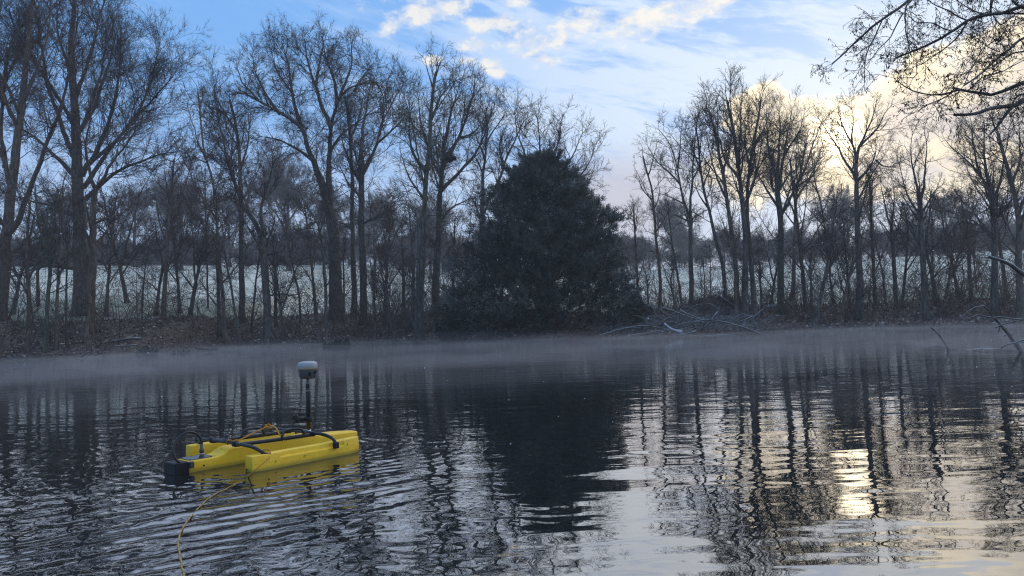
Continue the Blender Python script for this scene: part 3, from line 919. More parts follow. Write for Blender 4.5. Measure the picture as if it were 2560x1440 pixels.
T('trunk leaning strongly left over the brown mound', 35.5, [(1816, 735), (1812, 690), (1803, 645), (1790, 600), (1780, 560), (1770, 520), (1760, 480), (1750, 420), (1745, 360), (1740, 320)], 13,
  [([(1770, 520), (1745, 480), (1725, 440)], 6), ([(1758, 470), (1775, 420), (1785, 370)], 6), ([(1752, 430), (1735, 380), (1725, 330)], 6)], dens=1.1, size=0.85, crown_from=0.45)
T('first of the tight clump of straight trunks right of the mound', 32.3, [(1842, 808), (1841, 740), (1839, 660), (1832, 600), (1822, 530), (1812, 460), (1800, 390), (1785, 320), (1772, 280)], 17,
  [([(1818, 500), (1790, 440), (1772, 380), (1762, 320)], 8), ([(1808, 440), (1825, 370), (1830, 300)], 8)], dens=1.1, size=0.9, mats=BR, crown_from=0.45, up=0.13)
T('tallest trunk of the clump, its crown peaking left of the sun', 32.8, [(1862, 812), (1863, 740), (1863, 660), (1862, 580), (1856, 500), (1849, 430), (1840, 370), (1828, 300), (1818, 250)], 20,
  [([(1852, 460), (1815, 400), (1792, 340), (1780, 290)], 10), ([(1846, 410), (1850, 340), (1852, 270), (1855, 240)], 9), ([(1858, 520), (1885, 450), (1900, 380), (1908, 310)], 9), ([(1836, 340), (1812, 300), (1800, 270)], 7)], dens=1.2, size=0.95, crown_from=0.45, up=0.14)
T('rightmost trunk of the clump, bowed at the base', 33.2, [(1888, 805), (1884, 750), (1880, 690), (1876, 620), (1868, 550), (1868, 490), (1874, 420), (1885, 350), (1898, 290), (1904, 250)], 16,
  [([(1868, 500), (1890, 440), (1915, 390), (1940, 350)], 8), ([(1874, 420), (1862, 350), (1868, 290)], 7), ([(1882, 370), (1910, 310), (1925, 270)], 7)], dens=1.15, size=0.9, crown_from=0.45, up=0.14)
T('dense fan-shaped tree with a straight trunk between the clump and the sun', 34, [(1952, 785), (1953, 720), (1953, 640), (1952, 560), (1946, 500), (1941, 440)], 20,
  [([(1941, 445), (1925, 380), (1918, 320), (1915, 280)], 11), ([(1945, 480), (1958, 400), (1970, 340), (1978, 280)], 11), ([(1950, 540), (1985, 480), (2012, 420), (2035, 360), (2050, 310)], 10), ([(1943, 450), (1945, 380), (1948, 310), (1950, 265)], 10),
   ([(1948, 520), (1915, 470), (1890, 420), (1885, 370)], 9), ([(1990, 470), (2030, 440), (2060, 400)], 7), ([(1960, 390), (1995, 330), (2010, 285)], 8)], dens=1.25, size=0.95, wtop=0.7, crown_from=0.7, up=0.15, mats=GR)
T('slim trunk just right of the dense fan-shaped tree', 35.5, [(1980, 750), (1984, 680), (1986, 600), (1988, 530), (1992, 480), (2004, 420), (2015, 360)], 13, [([(1990, 500), (2020, 450), (2045, 400), (2060, 350)], 7), ([(1996, 460), (1990, 400), (1995, 340)], 6)], dens=1.1, size=0.85, mats=BR, crown_from=0.4, up=0.13)
T('waterside tree leaning right below the sun', 31.5, [(2038, 820), (2045, 770), (2055, 720), (2066, 670), (2072, 620), (2080, 560), (2090, 500)], 14, [([(2060, 700), (2085, 650), (2110, 610)], 7), ([(2070, 630), (2050, 580), (2040, 530)], 7)], dens=1.1, size=0.9, crown_from=0.25)
T('second leaning stem at the water, thinner, right of the first leaner', 31.8, [(2098, 812), (2108, 760), (2120, 710), (2130, 660), (2140, 610)], 11, [([(2125, 690), (2150, 640), (2165, 590)], 6)], dens=1.0, size=0.8, mats=BR, crown_from=0.25)
T('stag-headed tree in front of the sun, one long dead limb bare to the left', 36, [(2150, 800), (2148, 700), (2145, 600), (2142, 520), (2141, 450), (2140, 410)], 22,
  [([(2140, 440), (2115, 405), (2095, 370), (2075, 345), (2058, 318), (2046, 294)], 9), ([(2140, 415), (2132, 370), (2118, 340), (2105, 310), (2100, 290)], 10), ([(2141, 410), (2148, 370), (2165, 335), (2180, 290), (2190, 262)], 11),
   ([(2150, 365), (2185, 330), (2210, 285), (2228, 262)], 8), ([(2145, 450), (2175, 420), (2188, 385), (2192, 365)], 9), ([(2190, 400), (2215, 420), (2240, 410)], 7), ([(2130, 360), (2135, 310), (2130, 270)], 7)], dens=1.15, size=0.95, wtop=0.5, crown_from=0.55, auto=3, fine=1.0)
T('twiggy upright tree with a root-buttressed foot, centre of the right-hand bank', 32, [(2318, 800), (2312, 740), (2308, 660), (2304, 580), (2300, 520), (2297, 480)], 19,
  [([(2298, 490), (2285, 440), (2276, 390), (2280, 340)], 9), ([(2300, 500), (2312, 440), (2316, 380), (2310, 330)], 9), ([(2302, 540), (2275, 500), (2255, 450), (2245, 400)], 8), ([(2304, 560), (2330, 510), (2345, 460)], 7), ([(2306, 620), (2275, 560), (2240, 520)], 7)],
  dens=1.15, size=0.85, wtop=0.65, crown_from=0.6, up=0.12)
T('slim dark stem between the stag-headed tree and the buttressed tree', 37, [(2256, 772), (2260, 700), (2266, 640), (2270, 580), (2262, 520)], 10, [([(2264, 660), (2285, 610), (2292, 560)], 6), ([(2266, 620), (2240, 570), (2225, 530)], 6)], dens=1.0, size=0.85, crown_from=0.3)
T('broad tree under the overhanging boughs, its left limb arching out', 33, [(2485, 790), (2486, 700), (2485, 620), (2482, 540), (2474, 470)], 20,
  [([(2476, 480), (2450, 440), (2420, 405), (2395, 380), (2370, 355)], 10), ([(2474, 470), (2462, 410), (2458, 350), (2460, 300)], 10), ([(2480, 520), (2500, 450), (2510, 390), (2520, 320)], 10), ([(2450, 440), (2430, 370), (2425, 310)], 8), ([(2484, 600), (2440, 560), (2400, 540), (2370, 530)], 8),
   ([(2482, 550), (2530, 500), (2560, 450)], 8)], dens=1.3, size=1.0, wtop=0.7, crown_from=0.6, up=0.12)
T('trunk at the right picture edge, taller of the last two', 32, [(2548, 810), (2550, 720), (2548, 630), (2545, 540), (2530, 460), (2510, 390), (2495, 330)], 22, [([(2545, 540), (2570, 460), (2580, 370), (2590, 290)], 12), ([(2530, 460), (2550, 390), (2548, 310)], 9), ([(2548, 640), (2500, 600), (2470, 570)], 8)], dens=1.3, size=1.0, mats=BR, crown_from=0.4)
T('multi-stemmed sallow arching low over the right bank', 33.5, [(2352, 790), (2366, 740), (2375, 690), (2380, 640), (2390, 590)], 11, [([(2358, 770), (2335, 700), (2320, 650)], 6), ([(2372, 700), (2400, 650), (2420, 620)], 7), ([(2356, 780), (2400, 740), (2440, 700), (2470, 650)], 8), ([(2420, 725), (2440, 680), (2445, 640)], 5), ([(2400, 742), (2412, 690), (2408, 650)], 5)],
  dens=1.2, size=0.8, mats=BR, crown_from=0.2)

# ------------------------------------------------------------------ yew and other evergreens
def mat_leafy(name, ca, cb, frost, tips=0.0):
    mt, g, b = mat_new(name)
    geo = g.node('ShaderNodeNewGeometry')
    rnd = geo.outputs['Random Per Island']
    n = g.noise(geo.outputs['Position'], 0.9, 3, 0.5)
    col = g.mix(rnd, c4(*ca), c4(*cb))
    col = g.mix(g.m('MULTIPLY', g.ss(rnd, 0.80, 0.98), g.ss(n, 0.42, 0.62, 0.1, frost)), col, c4(0.40, 0.42, 0.40))
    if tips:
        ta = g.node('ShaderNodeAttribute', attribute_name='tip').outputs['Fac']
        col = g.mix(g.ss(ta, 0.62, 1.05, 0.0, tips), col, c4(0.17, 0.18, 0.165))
    g.put(b.inputs['Base Color'], col)
    b.inputs['Roughness'].default_value = 0.75
    b.inputs['Specular IOR Level'].default_value = 0.25
    return mt


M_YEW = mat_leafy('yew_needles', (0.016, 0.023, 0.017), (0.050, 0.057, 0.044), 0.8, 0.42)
M_IVY = mat_leafy('evergreen_leaves', (0.014, 0.022, 0.012), (0.035, 0.048, 0.026), 0.3)


def sprigs(P, Dr, size, seed, leaves=6, wid=0.20):
    """flat feathery sprays: P positions, Dr axis directions, size lengths"""
    g = np.random.default_rng(seed)
    n = len(P)
    ax = unit(Dr); q = unit(np.cross(ax, g.normal(0, 1, (n, 3)))); nn = np.cross(ax, q)
    Vs = []
    for k in range(leaves):
        t = 0.12 + 0.8 * k / (leaves - 1)
        side = 1 if k % 2 else -1
        if k == leaves - 1: side = 0
        ln = size * (0.55 - 0.30 * abs(t - 0.4)) * (0.8 + 0.4 * g.random(n))
        d = unit(ax * (0.75 + 0.5 * (side == 0)) + q * side * 0.75 + nn * g.normal(0, 0.25, (n, 1)))
        b = P + ax * (size * t)[:, None] * 0.8
        w = unit(np.cross(d, nn)) * (ln * wid)[:, None]
        Vs.append(np.stack([b - w * 0.9, b + w * 0.9 + d * ln[:, None] * 0.12, b + d * ln[:, None]], 1))
    V = np.stack(Vs, 1).reshape(-1, 3)
    return V, np.arange(len(V)).reshape(-1, 3)


YEW_PROFILE = [(385, 0, 0), (405, -45, 40), (440, -95, 95), (500, -140, 140), (560, -178, 178), (620, -212, 196), (690, -245, 208), (760, -268, 228), (830, -275, 240), (852, -262, 230)]


def make_yew():
    g = np.random.default_rng(77)
    D = 33.6
    foot = at(1368, 830, D); foot[2] = float(ground_z(foot[0], foot[1])) - 0.05
    root = empty('yew_tree', foot)
    tagp(root, 'huge dark green yew, a dense broad cone of needles reaching down to the water', 'tree')
    off = foot
    tr = Geo()
    spine = [foot, at(1366, 740, D), at(1368, 640, D), at(1372, 540, D), at(1372, 440, D), at(1371, 395, D)]
    S, _ = resample_wobble(spine, 0.4, 0.03, 3)
    tr.tube(S, np.linspace(0.42, 0.03, len(S)), 10, True, 0.25, 2)
    link('trunk', tr.mesh('trunk', off), M_BARK2, root)
    ys = np.array([p[0] for p in YEW_PROFILE]); wl = np.array([-p[1] for p in YEW_PROFILE]); wr = np.array([p[2] for p in YEW_PROFILE])
    z_top = at(1370, 385, D)[2]

    def radius(z, phi):
        pyv = np.interp(z, [at(1370, y, D)[2] for y in ys[::-1]], ys[::-1])
        a = np.interp(pyv, ys, wl); b = np.interp(pyv, ys, wr)
        c = np.cos(phi)
        w = np.where(c < 0, a, b) * D / FPX
        depth = (a + b) / 2 * D / FPX * 0.84
        return np.hypot(w * c, depth * np.sin(phi))
    # boughs: each carries a plume of sprays
    nb = 760
    t = g.random(nb) ** 0.80
    z = foot[2] + 0.25 + t * (z_top - foot[2] - 0.35)
    phi = g.random(nb) * 2 * np.pi
    Rr = radius(z, phi) * (0.74 + 0.34 * g.random(nb) + 0.09 * np.sin(3 * phi + z * 1.7) + 0.06 * np.sin(7 * phi - z * 2.9))
    rin = g.random(nb) < 0.28
    Rr = np.where(rin, Rr * (0.45 + 0.4 * g.random(nb)), Rr)
    tip = np.stack([foot[0] + Rr * np.cos(phi), foot[1] + Rr * np.sin(phi), z], 1)
    tip[:, 2] = np.maximum(tip[:, 2], 0.25)
    bl = np.clip(0.62 + 0.22 * Rr, 0.55, 1.6) * (0.75 + 0.7 * g.random(nb))
    out = np.stack([np.cos(phi), np.sin(phi), 0.25 + 0.9 * t + 0 * phi], 1)
    out = unit(out + g.normal(0, 0.22, (nb, 3)))
    ld = (g.random(nb) < 0.13) & ~rin & (t > 0.2)
    tip = tip + out * (ld * g.uniform(0.15, 0.55, nb))[:, None]
    bl = np.where(ld, bl * 0.8, bl)
    base = tip - out * bl[:, None]
    Gr = Grower(11)
    # woody boughs
    k = g.choice(nb, 140, replace=False)
    start = np.stack([foot[0] + 0 * z[k], foot[1] + 0 * z[k], np.maximum(foot[2] + 0.4, z[k] - 0.5 * Rr[k])], 1)
    nodes = np.linspace(0, 1, 6)[None, :, None] * (tip[k] - start)[:, None] + start[:, None]
    nodes[:, 1:-1] += g.normal(0, 0.08, nodes[:, 1:-1].shape)
    Gr.emit(nodes, np.linspace(0.06, 0.012, 6)[None] * np.ones((140, 1)))
    link('bough', Gr.geo.mesh('bough', off), M_BARK2, root)
    per = 62
    n = nb * per
    idx = np.repeat(np.arange(nb), per)
    tt = g.random(n) ** 0.7
    spr = (0.235 * bl[idx] * (1.1 - 0.75 * tt))[:, None]
    P = base[idx] + out[idx] * (bl[idx] * tt)[:, None] + g.normal(0, 1, (n, 3)) * spr * 0.75
    Dr = unit(out[idx] * 1.0 + g.normal(0, 0.45, (n, 3)) + np.array([0, 0, 0.25]))
    P[:, 2] = np.maximum(P[:, 2], 0.08)
    V, Q = sprigs(P, Dr, 0.16 + 0.22 * g.random(n), 5, 6, 0.15)
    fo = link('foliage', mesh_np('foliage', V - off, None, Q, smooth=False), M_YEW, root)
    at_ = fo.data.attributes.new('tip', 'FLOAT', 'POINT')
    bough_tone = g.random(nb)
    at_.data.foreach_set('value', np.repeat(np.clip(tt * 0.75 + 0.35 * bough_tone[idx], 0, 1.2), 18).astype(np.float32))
    return root


make_yew()


def evergreen(label, px, py, D, wpx, hpx, seed, mat=None, name='evergreen_shrub'):
    g = np.random.default_rng(seed)
    f = at(px, py, D); f[2] = float(ground_z(f[0], f[1]))
    w = px_size(wpx, D) / 2; h = px_size(hpx, D)
    root = empty(name, f); tagp(root, label, 'shrub')
    G = Grower(seed)
    n = 12
    P = np.zeros((n, 3)) + g.normal(0, 0.05, (n, 3)); P[:, 2] = -0.05
    Dr = np.stack([g.normal(0, 0.5, n), g.normal(0, 0.5, n), np.ones(n)], 1)
    nn, dd, rr = G.chains(P, Dr, np.full(n, h * 0.8), np.full(n, 0.018), 5, 0.15, 0.0)
    G.emit(nn, rr)
    link('stems', G.geo.mesh('stems'), M_BARK2, root)
    m_ = int(500 + 900 * w * h)
    d = unit(g.normal(0, 1, (m_, 3))); r = g.random(m_) ** 0.4
    lump = 0.8 + 0.25 * np.sin(4 * d[:, 0] + seed) * np.sin(5 * d[:, 2] + 1)
    Pp = d * (r * lump)[:, None] * np.array([w, w, h * 0.5]) + [0, 0, h * 0.5]
    V, Q = sprigs(Pp, unit(d + g.normal(0, 0.5, (m_, 3)) + [0, 0, 0.3]), 0.09 + 0.09 * g.random(m_), seed, 5, 0.3)
    link('foliage', mesh_np('foliage', V, None, Q, smooth=False), mat or M_IVY, root)


evergreen('black-green rounded evergreen bush low over the water, below the twin trunks', 368, 868, 30.3, 58, 78, 1)
evergreen('smaller tattered evergreen bush on the waterline, right of the rounded one', 446, 872, 30.6, 62, 60, 2)
evergreen('ivy-like clump round the foot of the grandest tree', 842, 835, 32.6, 90, 62, 3)
evergreen('low dark evergreen spilling out from the left skirt of the yew', 1135, 840, 31.8, 110, 120, 4, M_YEW)
evergreen('low dark evergreen at the right skirt of the yew', 1590, 800, 32.6, 90, 90, 5, M_YEW)

# ------------------------------------------------------------------ copies of trees: middle distance and beyond the field
def copy_tree(src, px, D, scale, rz, label, group=None, name=None, sink=0.05):
    r = src.copy(); COL.objects.link(r)
    if name: r.name = name
    x = at(px, 780, D)[0]
    r.location = (x, D, float(ground_z(x, D)) - sink)
    r.rotation_euler = (0, 0, rz)
    r.scale = (scale, scale, scale)
    r['label'] = label
    if 'group' in r.keys() and not group: del r['group']
    if group: r['group'] = group
    for ch in list(src.children):
        c = ch.copy(); COL.objects.link(c); c.parent = r
    return r


S1 = TREES
SAP = [S1[3], S1[5], S1[8], S1[9], S1[10], S1[12], S1[26], S1[34], S1[35]]
mid = [
 # px, D, scale, source, rz, label
 (30, 38, 1.15, 10, 1.0, 'bare tree in the second row behind the left edge tree'),
 (95, 41, 1.3, 2, 2.2, 'bare tree in the second row between the left edge tree and the massive tree'),
 (265, 39, 1.2, 8, 0.7, 'bushy small tree in the second row just right of the massive tree'),
 (320, 44, 1.35, 10, 3.9, 'spreading small tree on the edge of the field, midway between massive tree and twin trunks'),
 (355, 37, 0.8, 26, 2.5, 'slight low sapling left of the twin trunks'),
 (450, 41, 1.25, 8, 4.1, 'bushy tree in the second row behind the twin trunks'),
 (520, 43, 1.45, 11, 1.9, 'taller slender tree standing at the field edge right of the low-forked tree'),
 (548, 38, 1.0, 9, 5.0, 'short slanting tree between the low-forked tree and the reddish curving tree'),
 (628, 39, 1.1, 12, 2.8, 'thin tree close behind the dark V-forked tree, on its left'),
 (690, 40, 1.0, 35, 1.2, 'many-stemmed bush tree right behind the V-forked tree'),
 (708, 37.5, 0.95, 10, 4.6, 'bushy small tree whose twigs fill the gap right of the V-forked tree'),
 (752, 42, 1.4, 26, 0.4, 'lyre-topped slim tree in the second row left of the grandest tree'),
 (790, 46, 1.2, 8, 3.3, 'dense small tree at the field edge behind the grandest tree'),
 (860, 38, 1.0, 16, 2.0, 'dark thin tree tucked between the grandest tree and the parallel trunks'),
 (935, 37, 0.9, 35, 4.0, 'many-stemmed hazel clump right of the parallel trunks'),
 (960, 40, 1.2, 8, 0.2, 'bushy tree in the second row right of the parallel trunks'),
 (985, 36, 0.95, 10, 2.6, 'short forked tree midway between the parallel trunks and the nest tree'),
 (1010, 44, 1.55, 2, 5.2, 'tall-stemmed tree in the second row left of the nest tree'),
 (1030, 37.5, 1.05, 9, 1.4, 'slanting slim tree at the elbow of the pale lichen stem'),
 (1130, 39, 1.15, 8, 5.6, 'bushy tree between the nest tree and the yew'),
 (1160, 42, 1.35, 11, 3.0, 'slender tree rising behind the left skirt of the yew'),
 (1250, 43, 1.5, 10, 0.9, 'tree hidden to its shoulders behind the left slope of the yew'),
 (1450, 44, 1.35, 11, 2.1, 'slender tree behind the right slope of the yew'),
 (1570, 37, 0.85, 10, 4.4, 'low forked tree beside the right skirt of the yew'),
 (1598, 40, 1.0, 8, 1.6, 'reddish bushy tree between yew and slender bent tree'),
 (1622, 36, 0.8, 35, 5.5, 'leaning hazel-like clump fanning right, between yew and slender bent tree'),
 (1692, 36, 0.85, 9, 3.4, 'short twisted sapling between the slender bent tree and the lyre-shaped tree'),
 (1706, 41, 1.0, 12, 0.5, 'faint thin tree left of the lyre-shaped tree'),
 (1765, 38, 0.8, 3, 2.9, 'first thin pole growing out of the brown mound'),
 (1778, 38.4, 0.85, 5, 4.9, 'second thin pole growing out of the brown mound'),
 (1850, 42, 1.3, 8, 2.3, 'bushy tree in the second row behind the straight clump'),
 (1905, 36, 1.0, 35, 0.8, 'spreading stems between the straight clump and the dense fan-shaped tree'),
 (1925, 40, 1.2, 10, 5.9, 'forked tree half hidden behind the dense fan-shaped tree'),
 (2015, 38, 1.15, 8, 3.7, 'bushy tree behind the waterside leaner'),
 (2030, 34.5, 0.8, 35, 2.4, 'tangled shrub-tree at the foot of the waterside leaner'),
 (2085, 41, 1.35, 11, 0.1, 'slender tree in the second row under the sun'),
 (2125, 37, 1.0, 10, 4.2, 'forked tree just left of the stag-headed tree'),
 (2190, 36, 1.15, 8, 1.1, 'bushy tree just right of the stag-headed tree'),
 (2215, 40, 1.2, 26, 5.1, 'lyre-topped tree in the second row right of the stag-headed tree'),
 (2240, 35, 0.9, 35, 3.1, 'arching shrub-tree left of the buttressed tree'),
 (2335, 38, 1.1, 8, 0.6, 'bushy tree behind the buttressed tree'),
 (2345, 35.5, 0.95, 9, 2.0, 'leaning small tree right of the buttressed tree'),
 (2400, 39, 1.2, 10, 3.5, 'forked tree in the second row above the arching sallow'),
 (2432, 36, 1.0, 35, 5.8, 'arching shrub-tree right of the sallow, among low stems'),
 (2445, 42, 1.4, 11, 4.4, 'slender tree in the second row left of the broad tree'),
 (2520, 37, 1.15, 8, 2.7, 'bushy tree between the broad tree and the right edge'),
 (2590, 36, 1.3, 2, 1.3, 'bare tree half cut off by the right edge of the picture'),
 (-30, 33, 1.2, 8, 4.8, 'bushy tree half cut off by the left edge of the picture'),
]
HT = {}
for si_ in set(q[3] for q in mid):
    HT[si_] = max(max(v.co.z for v in ch.data.vertices) for ch in S1[si_].children)
for k_, (px_, D_, sc_, si_, rz_, lb_) in enumerate(mid):
    top_ = (610 if sc_ < 0.9 else 560 if sc_ < 1.12 else 515 if sc_ < 1.32 else 465) + 22 * math.sin(k_ * 2.3)
    top_ -= 125 * (px_ > 2000) * (0.4 + 0.6 * (k_ % 2)) + 45 * (px_ < 620) + 60 * (k_ % 3 == 0)
    z_ = at(px_, top_, D_)[2] - float(ground_z(at(px_, top_, D_)[0], D_))
    sc_ = z_ / HT[si_]
    copy_tree(S1[si_], px_, D_, sc_, rz_, lb_)

# trees beyond the field: coarser twigs, seen through the haze and coloured paler to imitate more of it
M_FAR = (M_BARK, mat_flat('far_twigs', (0.12, 0.10, 0.095), 0.95, 0.1, 0.25, 0.2))
farA = bare_tree('great rounded hazy tree beyond the field, above the fork of the V-forked tree', 84, [(722, 655), (722, 600), (720, 540), (718, 480), (720, 430)], 13,
                 [([(720, 560), (690, 500), (672, 450)], 6), ([(720, 560), (755, 500), (775, 450)], 6), ([(720, 500), (700, 440), (695, 405)], 5), ([(720, 500), (742, 440), (750, 405)], 5)],
                 dens=1.0, size=1.45, mats=M_FAR, tw=1.9, auto=7, crown_from=0.25, seed=501, spread=55)
farB = bare_tree('hazy domed tree beyond the field, seen between massive tree and twin trunks', 92, [(335, 655), (336, 600), (338, 550), (336, 500)], 11,
                 [([(336, 580), (310, 540), (296, 505)], 5), ([(336, 570), (362, 530), (378, 500)], 5)], dens=1.1, size=1.3, mats=M_FAR, tw=2.0, auto=7, crown_from=0.2, seed=502, spread=58)
for px_, D_, sc_, s_, rz_, lb_ in [
    (455, 80, 0.80, farA, 1.0, 'rounded hazy tree beyond the field, between twin trunks and reddish curving tree'),
    (575, 96, 1.0, farB, 2.0, 'low hazy tree beyond the field behind the reddish curving tree'),
    (940, 82, 0.72, farA, 2.6, 'hazy tree beyond the field right of the parallel trunks'),
    (830, 98, 1.0, farB, 4.0, 'hazy tree beyond the field hidden behind the grandest tree'),
    (1080, 92, 0.75, farA, 4.0, 'hazy tree beyond the field behind the nest tree'),
    (150, 88, 0.9, farB, 0.5, 'hazy tree beyond the field left of the massive tree'),
    (1690, 104, 1.0, farB, 3.3, 'hazy tree on the skyline behind the lyre-shaped tree'),
    (2130, 98, 0.7, farA, 5.0, 'hazy tree on the skyline below the sun'),
    (2380, 96, 0.8, farB, 1.7, 'hazy tree on the skyline above the sallow')]:
    copy_tree(s_, px_, D_, sc_, rz_, lb_, name='bare_tree')


def far_wood():
    g = np.random.default_rng(9)
    pts = []
    for k in range(300):
        x = -110 + 250 * g.random(); y = 104 + 22 * g.random()
        pts.append((x, y, float(ground_z(x, y)) - 0.3))
    me = bpy.data.meshes.new('far_wood'); me.from_pydata(pts, [], [])
    o = link('far_wood', me)
    tagp(o, 'hazy far-off bare wood along the top edge of the frosty field', 'wood', None, 'stuff')
    ng = bpy.data.node_groups.new('far_wood', 'GeometryNodeTree')
    ng.interface.new_socket('Geometry', in_out='INPUT', socket_type='NodeSocketGeometry')
    ng.interface.new_socket('Geometry', in_out='OUTPUT', socket_type='NodeSocketGeometry')
    N = ng.nodes; Lk = ng.links
    gi = N.new('NodeGroupInput'); go = N.new('NodeGroupOutput')
    iop = N.new('GeometryNodeInstanceOnPoints')
    join = N.new('GeometryNodeJoinGeometry')
    for src in (farA, farB):
        for ch in src.children:
            if ch.name.startswith(('crown', 'trunk')):
                oi = N.new('GeometryNodeObjectInfo'); oi.transform_space = 'ORIGINAL'
                oi.inputs['Object'].default_value = ch
                Lk.new(oi.outputs['Geometry'], join.inputs[0])
        break
    m2p = N.new('GeometryNodeMeshToPoints')
    Lk.new(gi.outputs[0], m2p.inputs[0]); Lk.new(m2p.outputs[0], iop.inputs['Points'])
    Lk.new(join.outputs[0], iop.inputs['Instance'])
    rv = N.new('FunctionNodeRandomValue'); rv.data_type = 'FLOAT_VECTOR'
    rv.inputs[0].default_value = (0, 0, 0); rv.inputs[1].default_value = (0.05, 0.05, 6.28)
    Lk.new(rv.outputs[0], iop.inputs['Rotation'])
    rs = N.new('FunctionNodeRandomValue'); rs.data_type = 'FLOAT_VECTOR'
    rs.inputs[0].default_value = (0.42, 0.42, 0.26); rs.inputs[1].default_value = (0.70, 0.70, 0.48)
    Lk.new(rs.outputs[0], iop.inputs['Scale'])
    Lk.new(iop.outputs[0], go.inputs[0])
    md = o.modifiers.new('scatter', 'NODES'); md.node_group = ng


far_wood()

# ------------------------------------------------------------------ undergrowth, leaves, brush
def undergrowth():
    G = Grower(21); g = G.g
    n = 2300
    px = -80 + 2720 * g.random(n)
    s = 0.4 + 13 * g.random(n) ** 1.2
    x = (px - 1280) / FPX * 33
    x = x + 0.0
    keep = ~((px > 1180) & (px < 1540))
    x = x[keep]; s = s[keep]
    right = np.clip((x - 8) / 8, 0, 1)
    y = shore(x) + s
    z = ground_z(x, y)
    n = len(x)
    L = (0.45 + 0.9 * g.random(n) ** 2) * (1 + 0.9 * right * g.random(n))
    Dr = unit(np.stack([g.normal(0, 0.45, n), g.normal(0, 0.45, n), np.ones(n)], 1))
    nn, dd, rr = G.chains(np.stack([x, y, z - 0.03], 1), Dr, L, 0.006 + 0.008 * g.random(n), 5, 0.16, -0.02)
    G.emit(nn, rr)
    P, D2, L2, r2 = G.spawn(nn, dd, rr, L, 4.0, 0.25, 40, 0.5, 0.7)
    n2, d2, rr2 = G.chains(P, D2, L2, np.maximum(r2, 0.005), 3, 0.2, 0.03)
    G.emit(n2, rr2, point=True)
    P, D3, L3, r3 = G.spawn(n2, d2, rr2, L2, 2.2, 0.2, 45, 0.6, 0.7)
    n3, d3, rr3 = G.chains(P, D3, L3, np.maximum(r3, 0.0045), 1, 0.2, 0.0)
    G.emit(n3, rr3, point=True)
    n = 420
    x = (-60 + 2700 * g.random(n) - 1280) / FPX * 32; s = 0.15 + 2.0 * g.random(n) ** 1.6
    y = shore(x) + s; z = ground_z(x, y)
    k = 11
    P = np.repeat(np.stack([x, y, z], 1), k, 0) + g.normal(0, 0.07, (n * k, 3)) * [1, 1, 0]
    Dr = unit(g.normal(0, 0.45, (n * k, 3)) + [0, -0.1, 1.0])
    nn, dd, rr = G.chains(P, Dr, 0.18 + 0.35 * g.random(n * k), np.full(n * k, 0.007), 2, 0.15, -0.12)
    G.emit(nn, rr, point=True)
    # tall arching wands that close the view between the trunks
    n = 720
    u = g.random(n)
    px = np.where(u < 0.42, 1930 + 720 * g.random(n), np.where(u < 0.62, 860 + 320 * g.random(n), -60 + 1250 * g.random(n)))
    px = np.where((g.random(n) < 0.12), 1560 + 380 * g.random(n), px)
    x = (px - 1280) / FPX * 36; s = 1.5 + 9 * g.random(n)
    y = shore(x) + s; z = ground_z(x, y)
    L = 1.6 + 2.6 * g.random(n)
    Dr = unit(np.stack([g.normal(0, 0.45, n), g.normal(0, 0.45, n), np.ones(n)], 1))
    nn, dd, rr = G.chains(np.stack([x, y, z - 0.05], 1), Dr, L, 0.012 + 0.014 * g.random(n), 6, 0.13, -0.01)
    G.emit(nn, rr)
    P, D2, L2, r2 = G.spawn(nn, dd, rr, L, 7.0, 0.15, 50, 0.42, 0.6)
    n2, d2, rr2 = G.chains(P, D2, L2, np.maximum(r2, 0.006), 3, 0.2, 0.0)
    G.emit(n2, rr2, point=True)
    P, D3, L3, r3 = G.spawn(n2, d2, rr2, L2, 5.0, 0.1, 48, 0.5, 0.8)
    n3, d3, rr3 = G.chains(P, D3, L3, np.maximum(r3, 0.0045), 1, 0.2, 0.0)
    G.emit(n3, rr3, point=True)
    o = link('undergrowth', G.geo.mesh('undergrowth'), M_SCRUB)
    tagp(o, 'leafless brown scrub and weeds all along the far bank', 'undergrowth', None, 'stuff')


undergrowth()


def leaf_litter():
    g = np.random.default_rng(4)
    n = 26000
    x = (-150 + 2860 * g.random(n) - 1280) / FPX * 32
    s = 0.15 + 9.5 * g.random(n) ** 1.5
    y = shore(x) + s; z = ground_z(x, y) + 0.015
    sz = 0.03 + 0.075 * g.random(n)
    a = unit(np.stack([g.normal(0, 1, n), g.normal(0, 1, n), g.normal(0, 0.3, n)], 1))
    b = unit(np.cross(a, np.stack([g.normal(0, 0.4, n), g.normal(0, 0.4, n), np.ones(n)], 1)))
    P = np.stack([x, y, z + 0.4 * sz], 1)
    V = np.stack([P - a * sz[:, None], P + b * sz[:, None] * 0.6, P + a * sz[:, None], P - b * sz[:, None] * 0.6 + [0, 0, 0.01]], 1).reshape(-1, 3)
    mt, gg, bb = mat_new('dead_leaves')
    r = gg.node('ShaderNodeNewGeometry').outputs['Random Per Island']
    col = gg.mix(gg.ss(r, 0.2, 0.7), c4(0.06, 0.042, 0.030), c4(0.30, 0.20, 0.14))
    col = gg.mix(gg.ss(r, 0.72, 0.95), col, c4(0.62, 0.58, 0.58))
    gg.put(bb.inputs['Base Color'], col); bb.inputs['Roughness'].default_value = 0.9
    o = link('fallen_leaves', mesh_np('fallen_leaves', V, np.arange(4 * n).reshape(-1, 4), smooth=False), mt)
    tagp(o, 'rimed dead leaves scattered over the sloping far bank', 'leaves', None, 'stuff')


leaf_litter()


